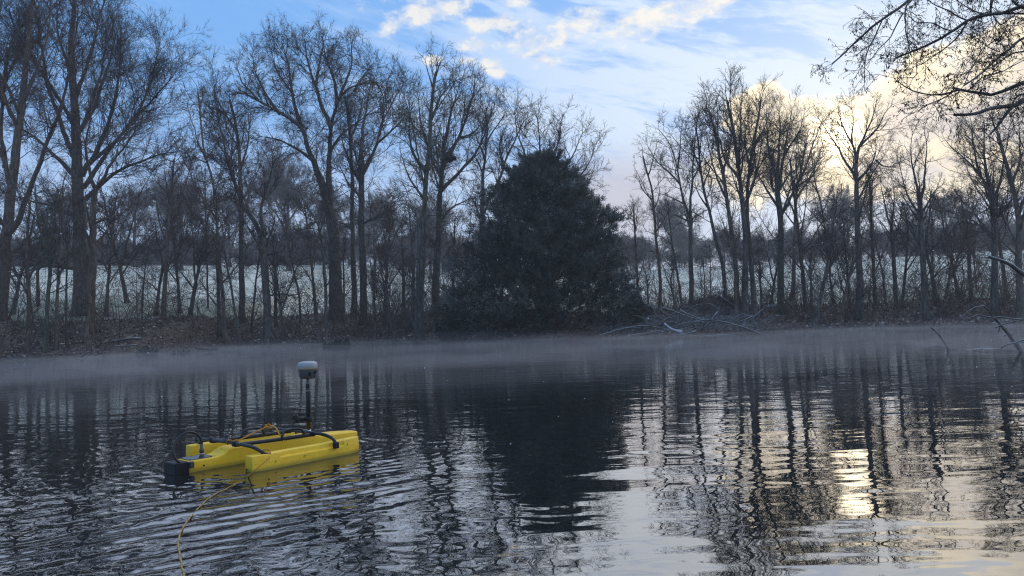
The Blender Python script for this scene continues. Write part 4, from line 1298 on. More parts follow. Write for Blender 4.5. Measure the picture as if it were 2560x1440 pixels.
def stick(pts, D, w0, w1, mat, name, label, cat='branch', seed=0, twigs=0, parent=None, D2=None, off=None, zs=None):
    P = poly3d(pts, D, D2)
    if zs is not None: P[:, 2] = zs
    P, L = resample_wobble(P, 0.12 if D < 20 else 0.25, 0.006 if D < 20 else 0.015, seed)
    r = np.linspace(px_size(w0, D) / 2, px_size(w1, D) / 2, len(P))
    ge = Geo().tube(P, r, 8, True, 0.25, seed)
    o0 = P[0] if off is None else off
    if parent is not None:
        return link(name, ge.mesh(name, o0), mat, parent)
    o = link(name, ge.mesh(name, P[0]), mat, None, P[0])
    tagp(o, label, cat)
    return o


def brush_pile():
    g = np.random.default_rng(15)
    D = 31.0
    f = at(1700, 826, D); f[2] = float(ground_z(f[0], f[1]))
    root = empty('brush_pile', f)
    tagp(root, 'sprawling heap of cut frosted branches at the water edge right of the yew', 'brush pile')
    big = [([(1905, 836), (1840, 812), (1760, 800), (1700, 818)], 5, 2), ([(1498, 840), (1560, 822), (1620, 815), (1690, 830)], 5, 2), ([(1560, 843), (1620, 832), (1680, 824), (1730, 828)], 5, 2),
           ([(1650, 768), (1680, 776), (1720, 792), (1760, 800)], 4, 2), ([(1700, 775), (1730, 790), (1770, 800)], 4, 2), ([(1795, 780), (1775, 805), (1752, 825)], 6, 3), ([(1740, 830), (1720, 834), (1690, 838)], 7, 4),
           ([(1810, 722), (1798, 738), (1780, 750)], 3, 1), ([(1800, 740), (1830, 760), (1850, 775)], 3, 1), ([(1884, 790), (1860, 800), (1835, 808)], 4, 2), ([(1520, 828), (1570, 818), (1610, 822), (1650, 826)], 3, 1),
           ([(1750, 800), (1762, 815), (1755, 830)], 5, 3), ([(1840, 836), (1790, 838), (1740, 842)], 4, 2), ([(1610, 842), (1570, 846), (1530, 846)], 4, 2)]
    for k, (pts, a, b) in enumerate(big):
        stick(pts, D + g.normal(0, 0.3), a, b, M_FROSTW, 'branch', None, seed=k, parent=root, off=f)
    for k in range(46):
        x0 = 1500 + 400 * g.random(); y0 = 848 - 30 * g.random() - 0.04 * (x0 - 1500) - 20 * (x0 > 1650) * g.random()
        an = g.normal(0, 0.5); ln = 30 + 70 * g.random()
        d = 1 if g.random() < .5 else -1
        pts = [(x0, y0), (x0 + d * ln * .5 * math.cos(an), y0 - ln * .5 * math.sin(abs(an)) - 4), (x0 + d * ln * math.cos(an), y0 - ln * math.sin(abs(an)) * .7)]
        stick(pts, D + g.normal(0, 0.5), 3, 1.2, M_FROSTW, 'branch', None, seed=k + 60, parent=root, off=f)
    G = Grower(33)
    n = 1300
    px = 1490 + 430 * g.random(n); x = (px - 1280) / FPX * 31
    s = 0.1 + 3.2 * g.random(n); y = shore(x) + s; z = ground_z(x, y) + 0.25 * g.random(n)
    Dr = unit(np.stack([g.normal(0, 1, n), g.normal(0, 0.6, n), 0.25 + 0.5 * g.random(n)], 1))
    L = 0.3 + 0.7 * g.random(n)
    nn, dd, rr = G.chains(np.stack([x, y, z], 1) - f, Dr, L, 0.005 + 0.006 * g.random(n), 3, 0.22, -0.05)
    G.emit(nn, rr)
    P, D2, L2, r2 = G.spawn(nn, dd, rr, L, 3, 0.2, 45, 0.5, 0.8)
    n2, d2, rr2 = G.chains(P, D2, L2, np.maximum(r2, 0.004), 2, 0.2, 0)
    G.emit(n2, rr2, point=True)
    o = link('twigs', G.geo.mesh('twigs'), M_FROSTW, root); o['kind'] = 'stuff'


brush_pile()
M_PALEWOOD = mat_bark('peeled_wood', (0.42, 0.45, 0.50), (0.70, 0.73, 0.78), moss=(0.3, 0.3, 0.3))
stick([(1661, 808), (1668, 816), (1680, 823), (1693, 828), (1704, 829)], 30.7, 4, 8, M_PALEWOOD, 'peeled_log', 'short whitish peeled log lying in the brush pile', 'log', 5)
stick([(352, 848), (330, 846), (300, 850), (270, 856)], 30.6, 7, 3, M_FROSTW, 'fallen_branch', 'thick fallen branch lying flat left of the rounded evergreen bush', 'branch', 6)
stick([(345, 862), (310, 864), (275, 866), (240, 868)], 29.6, 4, 2, M_FROSTW, 'fallen_branch', 'long thin pale fallen branch near the water, left of the rounded evergreen bush', 'branch', 7)
stick([(203, 893), (213, 885), (222, 878)], 27.8, 5, 3, M_FROSTW, 'fallen_branch', 'short pale broken stub leaning at the waterline below the massive tree', 'branch', 8)
stick([(490, 868), (520, 874), (545, 872)], 31.0, 10, 5, M_BARK2, 'fallen_log', 'dark rotten log at the waterline right of the tattered bush', 'log', 9)
stick([(1275, 868), (1290, 862), (1320, 858)], 30.4, 3, 2, M_FROSTW, 'fallen_branch', 'thin frosted branch at the waterline under the yew', 'branch', 10)


def bramble_mound():
    g = np.random.default_rng(6)
    D = 36.5
    f = at(1792, 760, D); f[2] = float(ground_z(f[0], f[1])) - 0.1
    root = empty('bramble_mound', f)
    tagp(root, 'rounded brown heap of dead bramble behind the brush pile', 'bramble mound')
    G = Grower(61)
    n = 1500
    u = unit(np.stack([g.normal(0, 1, n), g.normal(0, 1, n), np.abs(g.normal(0, 0.8, n))], 1))
    P = u * np.array([1.65, 1.5, 1.0]) * (0.85 + 0.15 * g.random((n, 1)))
    t = unit(np.cross(u, g.normal(0, 1, (n, 3))) + 0.25 * u)
    nn, dd, rr = G.chains(P, t, 0.5 + 0.6 * g.random(n), np.full(n, 0.010), 4, 0.16, -0.12)
    G.emit(nn, rr)
    P2, D2, L2, r2 = G.spawn(nn, dd, rr, np.full(n, 0.8), 4, 0.1, 55, 0.3, 0.9)
    n2, d2, rr2 = G.chains(P2, D2, L2, np.maximum(r2, 0.008), 1, 0.1, 0)
    G.emit(n2, rr2, point=True)
    o = link('stems', G.geo.mesh('stems'), M_BRAMBLE, root)
    th = np.linspace(0, 2 * np.pi, 28, endpoint=False); ph = np.linspace(0, np.pi / 2, 9)
    V = []
    for b in ph:
        for a in th:
            k = 1 + 0.08 * math.sin(3 * a + 2 * b) + 0.05 * math.sin(7 * a)
            V.append((1.55 * k * math.cos(a) * math.cos(b), 1.4 * k * math.sin(a) * math.cos(b), 0.95 * k * math.sin(b)))
    Q = [(i * 28 + j, i * 28 + (j + 1) % 28, (i + 1) * 28 + (j + 1) % 28, (i + 1) * 28 + j) for i in range(8) for j in range(28)]
    link('litter_core', mesh_np('litter_core', V, Q), M_LITTER, root)


bramble_mound()


def dead_fern(label, px, py, D, w, seed, col=M_BRAMBLE):
    g = np.random.default_rng(seed)
    f = at(px, py, D); f[2] = float(ground_z(f[0], f[1]))
    G = Grower(seed)
    n = 46
    Dr = unit(np.stack([g.normal(0, 0.8, n), g.normal(0, 0.5, n), 0.7 + 0 * g.random(n)], 1))
    nn, dd, rr = G.chains(g.normal(0, 0.12, (n, 3)) * [2, 1, 0], Dr, w * (0.5 + 0.5 * g.random(n)), np.full(n, 0.008), 6, 0.05, -0.16)
    G.emit(nn, rr)
    P, D2, L2, r2 = G.spawn(nn, dd, rr, np.full(n, w), 26, 0.15, 70, 0.22, 1.0)
    n2, d2, rr2 = G.chains(P, D2, L2, np.full(len(P), 0.012), 1, 0.1, -0.05)
    G.emit(n2, rr2, point=True)
    o = link('dead_fern', G.geo.mesh('dead_fern'), col, None, f)
    tagp(o, label, 'fern')


dead_fern('collapsed rusty bracken at the foot of the yew, by the water', 1465, 845, 31.0, 1.0, 1, mat_flat('bracken', (0.13, 0.065, 0.045), 0.95, 0.1, 0.3, 3))
dead_fern('straw-brown tuft of dead stalks at the water, below the parallel trunks', 905, 850, 32.5, 0.9, 2)
dead_fern('drooping dead stalks beside the smaller tattered evergreen bush', 425, 880, 30.5, 0.7, 3)


def nest():
    g = np.random.default_rng(3)
    p = at(1126, 396, 33.5)
    G = Grower(3)
    n = 260
    u = unit(g.normal(0, 1, (n, 3)))
    P = u * np.array([0.26, 0.24, 0.17]) * (0.5 + 0.5 * g.random((n, 1)))
    t = unit(np.cross(u, [0, 0, 1.0]) + g.normal(0, 0.35, (n, 3)))
    nn, dd, rr = G.chains(P - t * 0.12, t, 0.25 + 0.2 * g.random(n), np.full(n, 0.011), 3, 0.12, 0)
    G.emit(nn, rr)
    o = link('bird_nest', G.geo.mesh('bird_nest'), M_TWIG, None, p)
    tagp(o, 'dark ball-shaped nest of sticks high in the tree left of the yew', 'nest')


nest()

# ------------------------------------------------------------------ near boughs hanging in at top right
def catkins(P, g, size):
    n = len(P)
    d = unit(np.stack([g.normal(0, 0.55, n), g.normal(0, 0.55, n), -1.0 + 0.5 * g.random(n)], 1))
    q = unit(np.cross(d, g.normal(0, 1, (n, 3)))); r = np.cross(d, q)
    L = size * (0.6 + 0.8 * g.random(n))[:, None]; w = L * 0.13
    a = P; b1 = P + d * L * 0.45 + q * w; b2 = P + d * L * 0.45 - q * w * 0.5 + r * w; b3 = P + d * L * 0.45 - q * w * 0.5 - r * w; e = P + d * L + q * w * 0.6
    V = np.stack([a, b1, b2, b3, e], 1).reshape(-1, 3)
    k = np.arange(n)[:, None] * 5
    T = np.concatenate([k + [[0, 1, 2]], k + [[0, 2, 3]], k + [[0, 3, 1]], k + [[4, 2, 1]], k + [[4, 3, 2]], k + [[4, 1, 3]]])
    return V, T


def near_tree():
    g = np.random.default_rng(12)
    D = 6.2
    foot = np.array([7.6, 5.6, 0.25])
    root = empty('overhanging_tree', foot)
    tagp(root, 'near alder whose dark boughs and catkin twigs hang in at the top right corner', 'tree')
    off = foot
    tp, _ = resample_wobble([foot - [0, 0, .3], foot + [-0.1, 0.1, 1.3], foot + [-0.4, 0.2, 2.6], foot + [-0.6, 0.3, 4.2], foot + [-0.5, .2, 6.0]], 0.3, 0.02, 4)
    link('trunk', Geo().tube(tp, np.linspace(0.22, 0.10, len(tp)), 12, True, 0.12, 4).mesh('trunk', off), M_BARK, root)
    limbs = [
        # pts, width px, depth offset, source height on trunk
        ([(2640, 5), (2560, 15), (2510, 31), (2462, 38), (2420, 52), (2380, 78), (2330, 108), (2285, 128), (2240, 145)], 9, 0.0),
        ([(2640, 40), (2560, 34), (2500, 34), (2460, 37)], 6, 0.05),
        ([(2330, -60), (2279, -5), (2235, 30), (2200, 55), (2165, 80), (2140, 105), (2110, 135), (2085, 160)], 7, 0.3),
        ([(2279, 0), (2262, 26), (2262, 60), (2266, 95), (2275, 128)], 4, 0.25),
        ([(2258, 32), (2240, 62), (2225, 95), (2195, 120), (2170, 160)], 3, 0.3),
        ([(2205, 52), (2190, 85), (2170, 125), (2165, 170), (2160, 200)], 3, 0.3),
        ([(2420, 52), (2400, 85), (2375, 110), (2350, 130), (2310, 160), (2290, 165)], 3.5, 0.1),
        ([(2640, 180), (2560, 206), (2520, 222), (2482, 236), (2440, 230), (2400, 222), (2385, 218)], 10, -0.3),
        ([(2400, 224), (2360, 236), (2315, 235), (2275, 225), (2240, 205)], 4, -0.3),
        ([(2395, 220), (2350, 250), (2320, 262), (2300, 275)], 3, -0.25),
        ([(2640, 50), (2560, 94), (2520, 125), (2478, 160), (2440, 190), (2410, 215)], 6, -0.1),
        ([(2640, 215), (2560, 250), (2535, 262), (2490, 268), (2440, 284), (2385, 286)], 11, -0.5),
        ([(2535, 262), (2510, 290), (2495, 315), (2480, 335)], 7, -0.5),
        ([(2560, 235), (2540, 240), (2528, 262)], 5, -0.5),
        ([(2480, 0), (2482, 15), (2484, 34)], 7, 0.0),
        ([(2530, 0), (2560, 20), (2600, 40)], 5, 0.1),
        ([(2484, 40), (2500, 60), (2520, 50), (2545, 30)], 3, 0.0),
        ([(2520, 60), (2505, 90), (2492, 105)], 2.5, 0.0),
        ([(2380, 78), (2330, 60), (2290, 55), (2270, 40)], 3, 0.2),
        ([(2420, 52), (2370, 30), (2330, 10), (2300, -20)], 3.5, 0.15),
        ([(2460, 36), (2420, 20), (2390, -5)], 3, 0.0),
        ([(2500, 130), (2470, 120), (2455, 105)], 2, -0.1),
        ([(2410, 215), (2425, 180), (2440, 150), (2455, 120)], 2, -0.1),
        ([(2420, 228), (2460, 190), (2500, 180), (2560, 150)], 2.5, -0.3),
        ([(2640, -40), (2560, -25), (2480, -12), (2420, -20)], 8, 0.2),
        ([(2560, 128), (2520, 140), (2490, 160), (2460, 175)], 3, -0.2),
    ]
    G = Grower(99)
    P1 = []; D1 = []; L1 = []; R1 = []
    for k, (pts, w, dz) in enumerate(limbs):
        P, L = resample_wobble(poly3d(pts, D + dz, D + dz + g.normal(0, 0.25)), 0.07, 0.008, k)
        r0 = px_size(w, D) / 2 * 1.2
        rad = np.linspace(r0, max(r0 * 0.45, 0.0032), len(P))
        if pts[0][0] >= 2640:      # run back to the trunk
            tz = tp[min(len(tp) - 1, int(len(tp) * (0.45 + 0.05 * (k % 8))))]
            P = np.concatenate([catmull([tz, (tz + P[0]) / 2 + [0, 0, 0.12], P[0]], 4)[:-1], P])
            rad = np.concatenate([np.linspace(r0 * 1.7, r0 * 1.05, len(P) - len(rad)), rad])
        link('limb', Geo().tube(P, rad, 7, True, 0.12, k).mesh('limb', off), M_BARK, root)
        m_ = int(3 + L * 10)
        t = 0.12 + 0.88 * g.random(m_) ** 0.8
        if pts[0][0] >= 2640: t = 0.35 + 0.65 * t
        t = np.concatenate([t, [1.0]]); m_ += 1
        f = t * (len(P) - 1); i = np.minimum(f.astype(int), len(P) - 2); w_ = (f - i)[:, None]
        p = P[i] * (1 - w_) + P[i + 1] * w_; dd = unit(P[i + 1] - P[i])
        q = unit(np.cross(dd, g.normal(0, 1, (m_, 3))))
        a = R(48) * (0.6 + 0.8 * g.random(m_))[:, None]; a[-1] *= 0.2
        P1.append(p); D1.append(dd * np.cos(a) + q * np.sin(a)); L1.append((0.16 + 0.20 * g.random(m_)) * (1.15 - 0.4 * t)); R1.append(np.full(m_, 0.0030))
    P1, D1, L1, R1 = map(np.concatenate, (P1, D1, L1, R1))
    n1, d1, r1 = G.chains(P1, D1, L1, R1, 6, 0.22, -0.03); G.emit(n1, np.maximum(r1, 0.0022))
    P, Dd, L, rr = G.spawn(n1, d1, r1, L1, 4.8, 0.2, 48, 0.6, 0.8)
    n2, d2, r2 = G.chains(P, Dd, L, np.full(len(P), 0.0022), 4, 0.26, -0.03); G.emit(n2, np.maximum(r2, 0.0017))
    P, Dd, L, rr = G.spawn(n2, d2, r2, L, 1.8, 0.3, 50, 0.5, 0.9)
    n3, d3, r3 = G.chains(P, Dd, L, np.full(len(P), 0.0016), 2, 0.25, -0.03); G.emit(n3, np.maximum(r3, 0.0012))
    link('crown', G.geo.mesh('crown', off), M_TWIG, root)
    ends = np.concatenate([n2[:, -1], n3[:, -1], n3[:, 1], n2[:, 2]])
    ends = ends[g.random(len(ends)) < 0.7]
    V, Tt = catkins(ends, g, 0.024)
    o = link('catkins', mesh_np('catkins', V - off, None, Tt), M_TWIG, root); o['kind'] = 'stuff'


near_tree()

# ------------------------------------------------------------------ dead branches at the right over and in the water
def sub(root, pts, D, w0, w1, mat, seed, nm='limb', D2=None, zs=None):
    return stick(pts, D, w0, w1, mat, nm, None, seed=seed, parent=root, D2=D2, off=np.array(root.location), zs=zs)


r_ = empty('dead_branch', at(2700, 760, 11.5)); tagp(r_, 'bare dark dead branch poking in from the right edge, thorn-like fork at its tip', 'branch')
sub(r_, [(2700, 760), (2620, 715), (2560, 685), (2530, 665), (2510, 655), (2485, 646), (2470, 641)], 11.5, 16, 7, M_FROSTW, 1)
sub(r_, [(2488, 646), (2484, 632), (2476, 624), (2470, 618)], 11.5, 5, 2, M_BARK, 2, 'twig')
sub(r_, [(2490, 646), (2475, 643), (2457, 643)], 11.5, 4, 2, M_FROSTW, 3, 'twig')
p0 = on_water(2556, 880)
r_ = empty('sunken_branch', p0); tagp(r_, 'thick dark snag slanting up out of the water at the right edge', 'branch')
DS = p0[1]
sub(r_, [(2562, 892), (2548, 872), (2528, 845), (2505, 818), (2486, 795), (2470, 775), (2462, 765)], DS, 10, 4, M_BARK, 4)
for k, pts in enumerate([[(2520, 836), (2512, 838), (2508, 842)], [(2516, 830), (2516, 822), (2519, 818)], [(2524, 842), (2532, 836), (2536, 830)], [(2500, 812), (2498, 825), (2494, 832)], [(2530, 852), (2522, 855)], [(2538, 862), (2534, 868), (2540, 866)]]):
    sub(r_, pts, DS, 4, 1.5, M_FROSTW, k + 5, 'twig')
r_ = empty('frosted_branch', at(2680, 800, 11.9)); tagp(r_, 'frost-lined twigs reaching left across the slanting snag', 'branch')
sub(r_, [(2680, 800), (2600, 800), (2555, 796), (2535, 798), (2505, 792), (2480, 794), (2460, 790), (2443, 786)], 12.1, 6, 2.5, M_FROSTW, 11)
sub(r_, [(2444, 787), (2430, 792), (2412, 796), (2394, 795)], 12.1, 2.6, 1.2, M_FROSTW, 12, 'twig')
sub(r_, [(2555, 800), (2530, 804), (2505, 812), (2488, 820)], 12.1, 4, 2, M_FROSTW, 13, 'twig')
sub(r_, [(2462, 764), (2440, 768), (2424, 778), (2412, 792), (2395, 809)], 12.3, 3, 1.5, M_FROSTW, 14, 'twig')
sub(r_, [(2600, 770), (2560, 790), (2540, 782), (2528, 772)], 12.1, 3, 1.3, M_FROSTW, 15, 'twig')
sub(r_, [(2610, 845), (2570, 848), (2548, 852), (2530, 860), (2510, 862), (2505, 870)], 11.9, 5, 3, M_FROSTW, 16)
sub(r_, [(2548, 852), (2556, 856), (2575, 858)], 11.9, 3, 2, M_FROSTW, 17, 'twig')
p1 = on_water(2408, 874)
M_W = M_FROSTW
zf = [0.0, 0.015, 0.03, 0.03, 0.01]
stick([(2408, 875), (2425, 874), (2449, 872), (2475, 873), (2498, 874)], p1[1], 2, 6, M_W, 'floating_branch', 'low branch floating flat on the water in front of the snag', 'branch', 20)
stick([(2494, 876), (2515, 881), (2540, 884), (2600, 884)], p1[1] - 0.15, 4, 2, M_W, 'floating_branch', 'thin pale branch floating at the foot of the snag', 'branch', 21)
p2 = on_water(2371, 880)
stick([(2371, 884), (2370, 872), (2364, 860), (2354, 846), (2342, 832), (2326, 818)], p2[1], 5, 2.5, M_BARK, 'curved_stick', 'single curved stick rising from the water left of the snag', 'stick', 22)
p3 = on_water(2256, 878)
stick([(2257, 880), (2256, 876), (2253, 872), (2255, 869)], p3[1], 2.5, 1.5, M_BARK, 'twig_stub', 'tiny twig tip sticking out of the water, left of the curved stick', 'twig', 23)

# ------------------------------------------------------------------ the survey catamaran
def mat_yellow():
    mt, g, b = mat_new('yellow_polyethylene')
    p = g.node('ShaderNodeTexCoord').outputs['Object']
    x, y, z = g.sep(p)
    n = g.noise(p, 18.0, 5, 0.65)
    n2 = g.noise(g.xyz(g.m('MULTIPLY', x, 3), y, g.m('MULTIPLY', z, 9)), 14.0, 5, 0.7)
    col = g.mix(g.ss(n, 0.3, 0.7), c4(0.92, 0.54, 0.012), c4(0.96, 0.62, 0.03))
    col = g.mix(g.m('MULTIPLY', g.ss(n2, 0.54, 0.74), 0.60), col, c4(0.30, 0.20, 0.05))
    col = g.mix(g.ss(z, 0.030, 0.006, 0.0, 0.62), col, c4(0.22, 0.19, 0.05))
    g.put(b.inputs['Base Color'], col)
    g.put(b.inputs['Roughness'], g.ss(n, 0.2, 0.8, 0.42, 0.6))
    b.inputs['Subsurface Weight'].default_value = 0.0
    sc = g.noise(g.xyz(g.m('MULTIPLY', x, 2), g.m('MULTIPLY', y, 2), g.m('MULTIPLY', z, 26)), 11.0, 6, 0.75, 0.8)
    col = g.mix(g.m('MULTIPLY', g.ss(sc, 0.62, 0.70), 0.5), col, c4(0.16, 0.11, 0.03))
    g.put(b.inputs['Base Color'], col)
    bp = g.node('ShaderNodeBump'); bp.inputs['Strength'].default_value = 0.15; bp.inputs['Distance'].default_value = 0.004
    g.put(bp.inputs['Height'], n); g.put(b.inputs['Normal'], bp.outputs[0])
    return mt


M_YEL = mat_yellow()
M_BLK = mat_flat('black_tube', (0.012, 0.012, 0.014), 0.38, 0.5, 0.3, 30)
M_BLKM = mat_flat('black_plastic', (0.010, 0.010, 0.011), 0.6, 0.4, 0.3, 20)
M_GRY = mat_flat('grey_plate', (0.13, 0.14, 0.16), 0.5, 0.5, 0.2, 20)
M_MET = mat_flat('steel', (0.45, 0.45, 0.46), 0.3, 0.5, 0.15, 40, 1.0)
M_WHT = mat_flat('receiver_white', (0.36, 0.38, 0.40), 0.45, 0.5, 0.06, 30)
M_TAN = mat_flat('receiver_band', (0.30, 0.255, 0.18), 0.5, 0.5, 0.06, 30)
M_DGR = mat_flat('receiver_grey', (0.065, 0.07, 0.08), 0.45, 0.5, 0.12, 30)
M_INK = mat_flat('ink', (0.06, 0.045, 0.02), 0.7, 0.3, 0.2, 30)


def loft(secs):
    """secs: list of (x, [(y,z)...]) closed outlines with equal counts -> Geo"""
    ge = Geo()
    k = len(secs[0][1])
    V = [(x, y, z) for x, o in secs for y, z in o]
    Q = []
    for i in range(len(secs) - 1):
        for j in range(k):
            j2 = (j + 1) % k
            Q.append((i * k + j, (i + 1) * k + j, (i + 1) * k + j2, i * k + j2))
    T = []
    c0 = len(V); V.append((secs[0][0],) + tuple(np.mean(secs[0][1], 0)))
    c1 = len(V); V.append((secs[-1][0],) + tuple(np.mean(secs[-1][1], 0)))
    b = (len(secs) - 1) * k
    for j in range(k):
        T.append((c0, j, (j + 1) % k)); T.append((c1, b + (j + 1) % k, b + j))
    return ge.add(V, Q, T)


def bevel(o, w=0.004, seg=2):
    md = o.modifiers.new('edge', 'BEVEL'); md.width = w; md.segments = seg; md.limit_method = 'ANGLE'; md.angle_limit = R(28)
    for p in o.data.polygons: p.use_smooth = True
    return o


def survey_boat():
    root = empty('survey_catamaran', (BO[0], BO[1], 0.0), BYAW)
    tagp(root, 'small yellow three-hulled survey float with black tube frame and receiver mast', 'survey boat')
    S = 0.397; W = 0.087; L = 0.821; H = 0.096

    def side(sgn, bow=0.0):
        # outline: stepped on the outer side, ledge at 0.066
        def outl(x):
            t = 0.0 if x < 0.20 or x > 0.68 else 0.014
            w = W / 2 * (1 - 0.35 * max(0, (x - 0.70) / 0.12) ** 2)
            h = H + 0.010 * max(0, (x - 0.5) / 0.32) ** 2
            lo = -0.055 + 0.05 * max(0, (x - 0.66) / 0.16) ** 2
            lo_w = w * 0.75
            o = [(-lo_w, lo), (lo_w, lo), (w, lo + 0.02), (w, 0.062), (w - t - 0.002, 0.066), (w - t - 0.004, h), (-w + 0.002, h), (-w, 0.05), (-w, lo + 0.02)]
            return [(y * sgn, z) for y, z in (o if sgn > 0 else o)]
        xs = [0, 0.05, 0.195, 0.205, 0.35, 0.5, 0.6, 0.675, 0.685, 0.74, 0.79, L - 0.006, L]
        ge = loft([(x, outl(x)) for x in xs])
        o = link('side_hull', ge.mesh('side_hull', smooth=True), M_YEL, root, (0, S * sgn, 0))
        bevel(o, 0.005)
        for q in o.data.polygons: pass
        return o
    near = side(-1); far = side(1)
    # centre hull
    def cout(x):
        h = np.interp(x, [-0.226, -0.03, 0.0, 0.05, 0.08, 0.70, 0.74, 0.95, 1.099], [0.071, 0.071, 0.080, 0.108, 0.113, 0.113, 0.098, 0.092, 0.080])
        w = 0.080 * (1 - 0.45 * max(0, (x - 0.85) / 0.25) ** 2)
        lo = -0.055 + 0.06 * max(0, (x - 0.85) / 0.25) ** 2
        return [(-w * 0.7, lo), (w * 0.7, lo), (w, lo + 0.025), (w, h - 0.008), (w - 0.008, h), (-w + 0.008, h), (-w, h - 0.008), (-w, lo + 0.025)]
    ge = loft([(x, cout(x)) for x in [-0.226, -0.2, -0.1, -0.03, 0.0, 0.025, 0.05, 0.08, 0.2, 0.4, 0.6, 0.70, 0.74, 0.85, 0.92, 0.98, 1.04, 1.085, 1.099]])
    ch = link('centre_hull', ge.mesh('centre_hull'), M_YEL, root); bevel(ch, 0.004)
    for hx in (near, far, ch):      # recalc normals outwards
        import bmesh
        bm = bmesh.new(); bm.from_mesh(hx.data); bmesh.ops.recalc_face_normals(bm, faces=bm.faces); bm.to_mesh(hx.data); bm.free()
    # deck plate, screws, connector
    pl = link('deck_plate', Geo().box((-0.215, -0.066, 0.0715), (-0.062, 0.066, 0.0765), 0.006).mesh('deck_plate', smooth=False), M_GRY, root)
    for sx in (-0.205, -0.14, -0.072):
        for sy in (-0.056, 0.056):
            link('screw', Geo().lathe([(0, 0.0035), (0.003, 0.0035), (0.0045, 0.0), ], 8).mesh('screw'), M_BLKM, pl, (sx, sy, 0.0765))
    con = link('cable_connector', Geo().lathe([(0.0, 0.0), (0.016, 0.0), (0.016, 0.012), (0.012, 0.013), (0.012, 0.03), (0.015, 0.031), (0.015, 0.052), (0.010, 0.054), (0.0095, 0.085), (0.0, 0.086)], 20).mesh('cable_connector'), M_DGR, root, (-0.125, -0.045, 0.0765))
    link('collar', Geo().lathe([(0.0125, 0), (0.0165, 0.001), (0.0165, 0.008), (0.0125, 0.009)], 20).mesh('collar'), M_MET, con, (0, 0, 0.018))
    P = catmull([(-0.125, -0.045, 0.155), (-0.127, -0.043, 0.185), (-0.148, -0.04, 0.222), (-0.195, -0.035, 0.245), (-0.25, -0.035, 0.232), (-0.293, -0.045, 0.19), (-0.312, -0.06, 0.14), (-0.304, -0.07, 0.098), (-0.278, -0.075, 0.066)], 8)
    link('cable', Geo().tube(P, 0.0084, 10).mesh('cable'), M_BLK, root)
    # black housing at the stern
    hb = link('stern_housing', Geo().box((-0.318, -0.090, -0.04), (-0.2285, 0.062, 0.070), 0.004).mesh('stern_housing', smooth=False), M_BLKM, root)
    link('clamp', Geo().box((-0.228, -0.112, 0.03), (-0.205, -0.083, 0.07), 0.003).mesh('clamp', smooth=False), M_DGR, hb)
    # frame
    def tube(nm, pts, r=0.0115, mat=M_BLK, n=6, par=root):
        return link(nm, Geo().tube(catmull(pts, n), r, 12).mesh(nm), mat, par)
    tube('rear_crossbar', [(0.125, -0.405, 0.075), (0.105, -0.402, 0.095), (0.075, -0.375, 0.125), (0.062, -0.32, 0.140), (0.055, -0.2, 0.145), (0.050, 0, 0.147), (0.05, 0.2, 0.145), (0.055, 0.32, 0.138), (0.07, 0.375, 0.122), (0.085, 0.40, 0.09)])
    tube('front_crossbar', [(0.610, -0.455, 0.07), (0.608, -0.450, 0.095), (0.600, -0.42, 0.125), (0.585, -0.36, 0.145), (0.575, -0.25, 0.150), (0.57, 0, 0.15), (0.57, 0.22, 0.148), (0.575, 0.33, 0.14), (0.58, 0.385, 0.115), (0.585, 0.40, 0.09)])
    tube('side_rail', [(0.055, -0.135, 0.135), (0.25, -0.165, 0.134), (0.45, -0.20, 0.136), (0.575, -0.225, 0.139)], 0.0135)
    tube('side_rail', [(0.055, 0.165, 0.135), (0.25, 0.13, 0.134), (0.45, 0.095, 0.136), (0.575, 0.07, 0.139)], 0.0135)
    for k, (x, y) in enumerate([(0.055, -0.135), (0.055, 0.165), (0.575, -0.225), (0.575, 0.07)]):
        link('bracket', Geo().box((x - 0.018, y - 0.018, 0.127), (x + 0.018, y + 0.018, 0.160), 0.004).mesh('bracket', smooth=False), M_BLKM, root)
    for x, y in ((0.115, -0.405), (0.607, -0.452), (0.085, 0.398), (0.585, 0.398)):
        link('foot_clamp', Geo().box((x - 0.016, y - 0.020 if y < 0 else y - 0.014, 0.060), (x + 0.016, y + 0.014 if y < 0 else y + 0.02, 0.1005), 0.003).mesh('foot_clamp', smooth=False), M_BLKM, root)
    for y0, y1, x0 in ((0.115, 0.125, 0.24), (-0.195, -0.185, 0.36)):
        hd = tube('carry_handle', [(x0, y0, 0.14), (x0 + 0.002, y0, 0.160), (x0 + 0.022, y0, 0.184), (x0 + 0.06, y0, 0.190), (x0 + 0.11, y0 - .015, 0.190), (x0 + 0.135, y0 - .02, 0.184), (x0 + 0.152, y0 - 0.02, 0.162), (x0 + 0.155, y0 - 0.02, 0.14)], 0.0085)
    # bolted sensor post on the rear bar
    bt = link('sensor_post', Geo().lathe([(0, 0), (0.017, 0), (0.017, 0.012), (0.011, 0.013), (0.011, 0.03), (0.015, 0.031), (0.015, 0.042), (0.005, 0.043), (0.005, 0.055), (0, 0.056)], 16).mesh('sensor_post'), M_DGR, root, (0.052, -0.03, 0.152))
    # mast
    mx, my = 0.70, 0.0
    mast = link('mast', Geo().lathe([(0.0, 0.0), (0.013, 0.0), (0.013, 0.035), (0.0175, 0.037), (0.0175, 0.305), (0.0165, 0.309), (0, 0.309)], 20).mesh('mast'), M_BLK, root, (mx, my, 0.112))
    link('base_socket', Geo().lathe([(0, 0), (0.022, 0), (0.020, 0.012), (0.0145, 0.018), (0.0145, 0.03), (0, 0.03)], 20).mesh('base_socket'), M_MET, mast, (0, 0, -0.001))
    link('upper_pole', Geo().lathe([(0.0, 0.0), (0.016, 0.0), (0.016, 0.065), (0.0105, 0.07), (0.0105, 0.082), (0.017, 0.088), (0, 0.09)], 20).mesh('upper_pole'), M_GRY, mast, (0, 0, 0.3095))
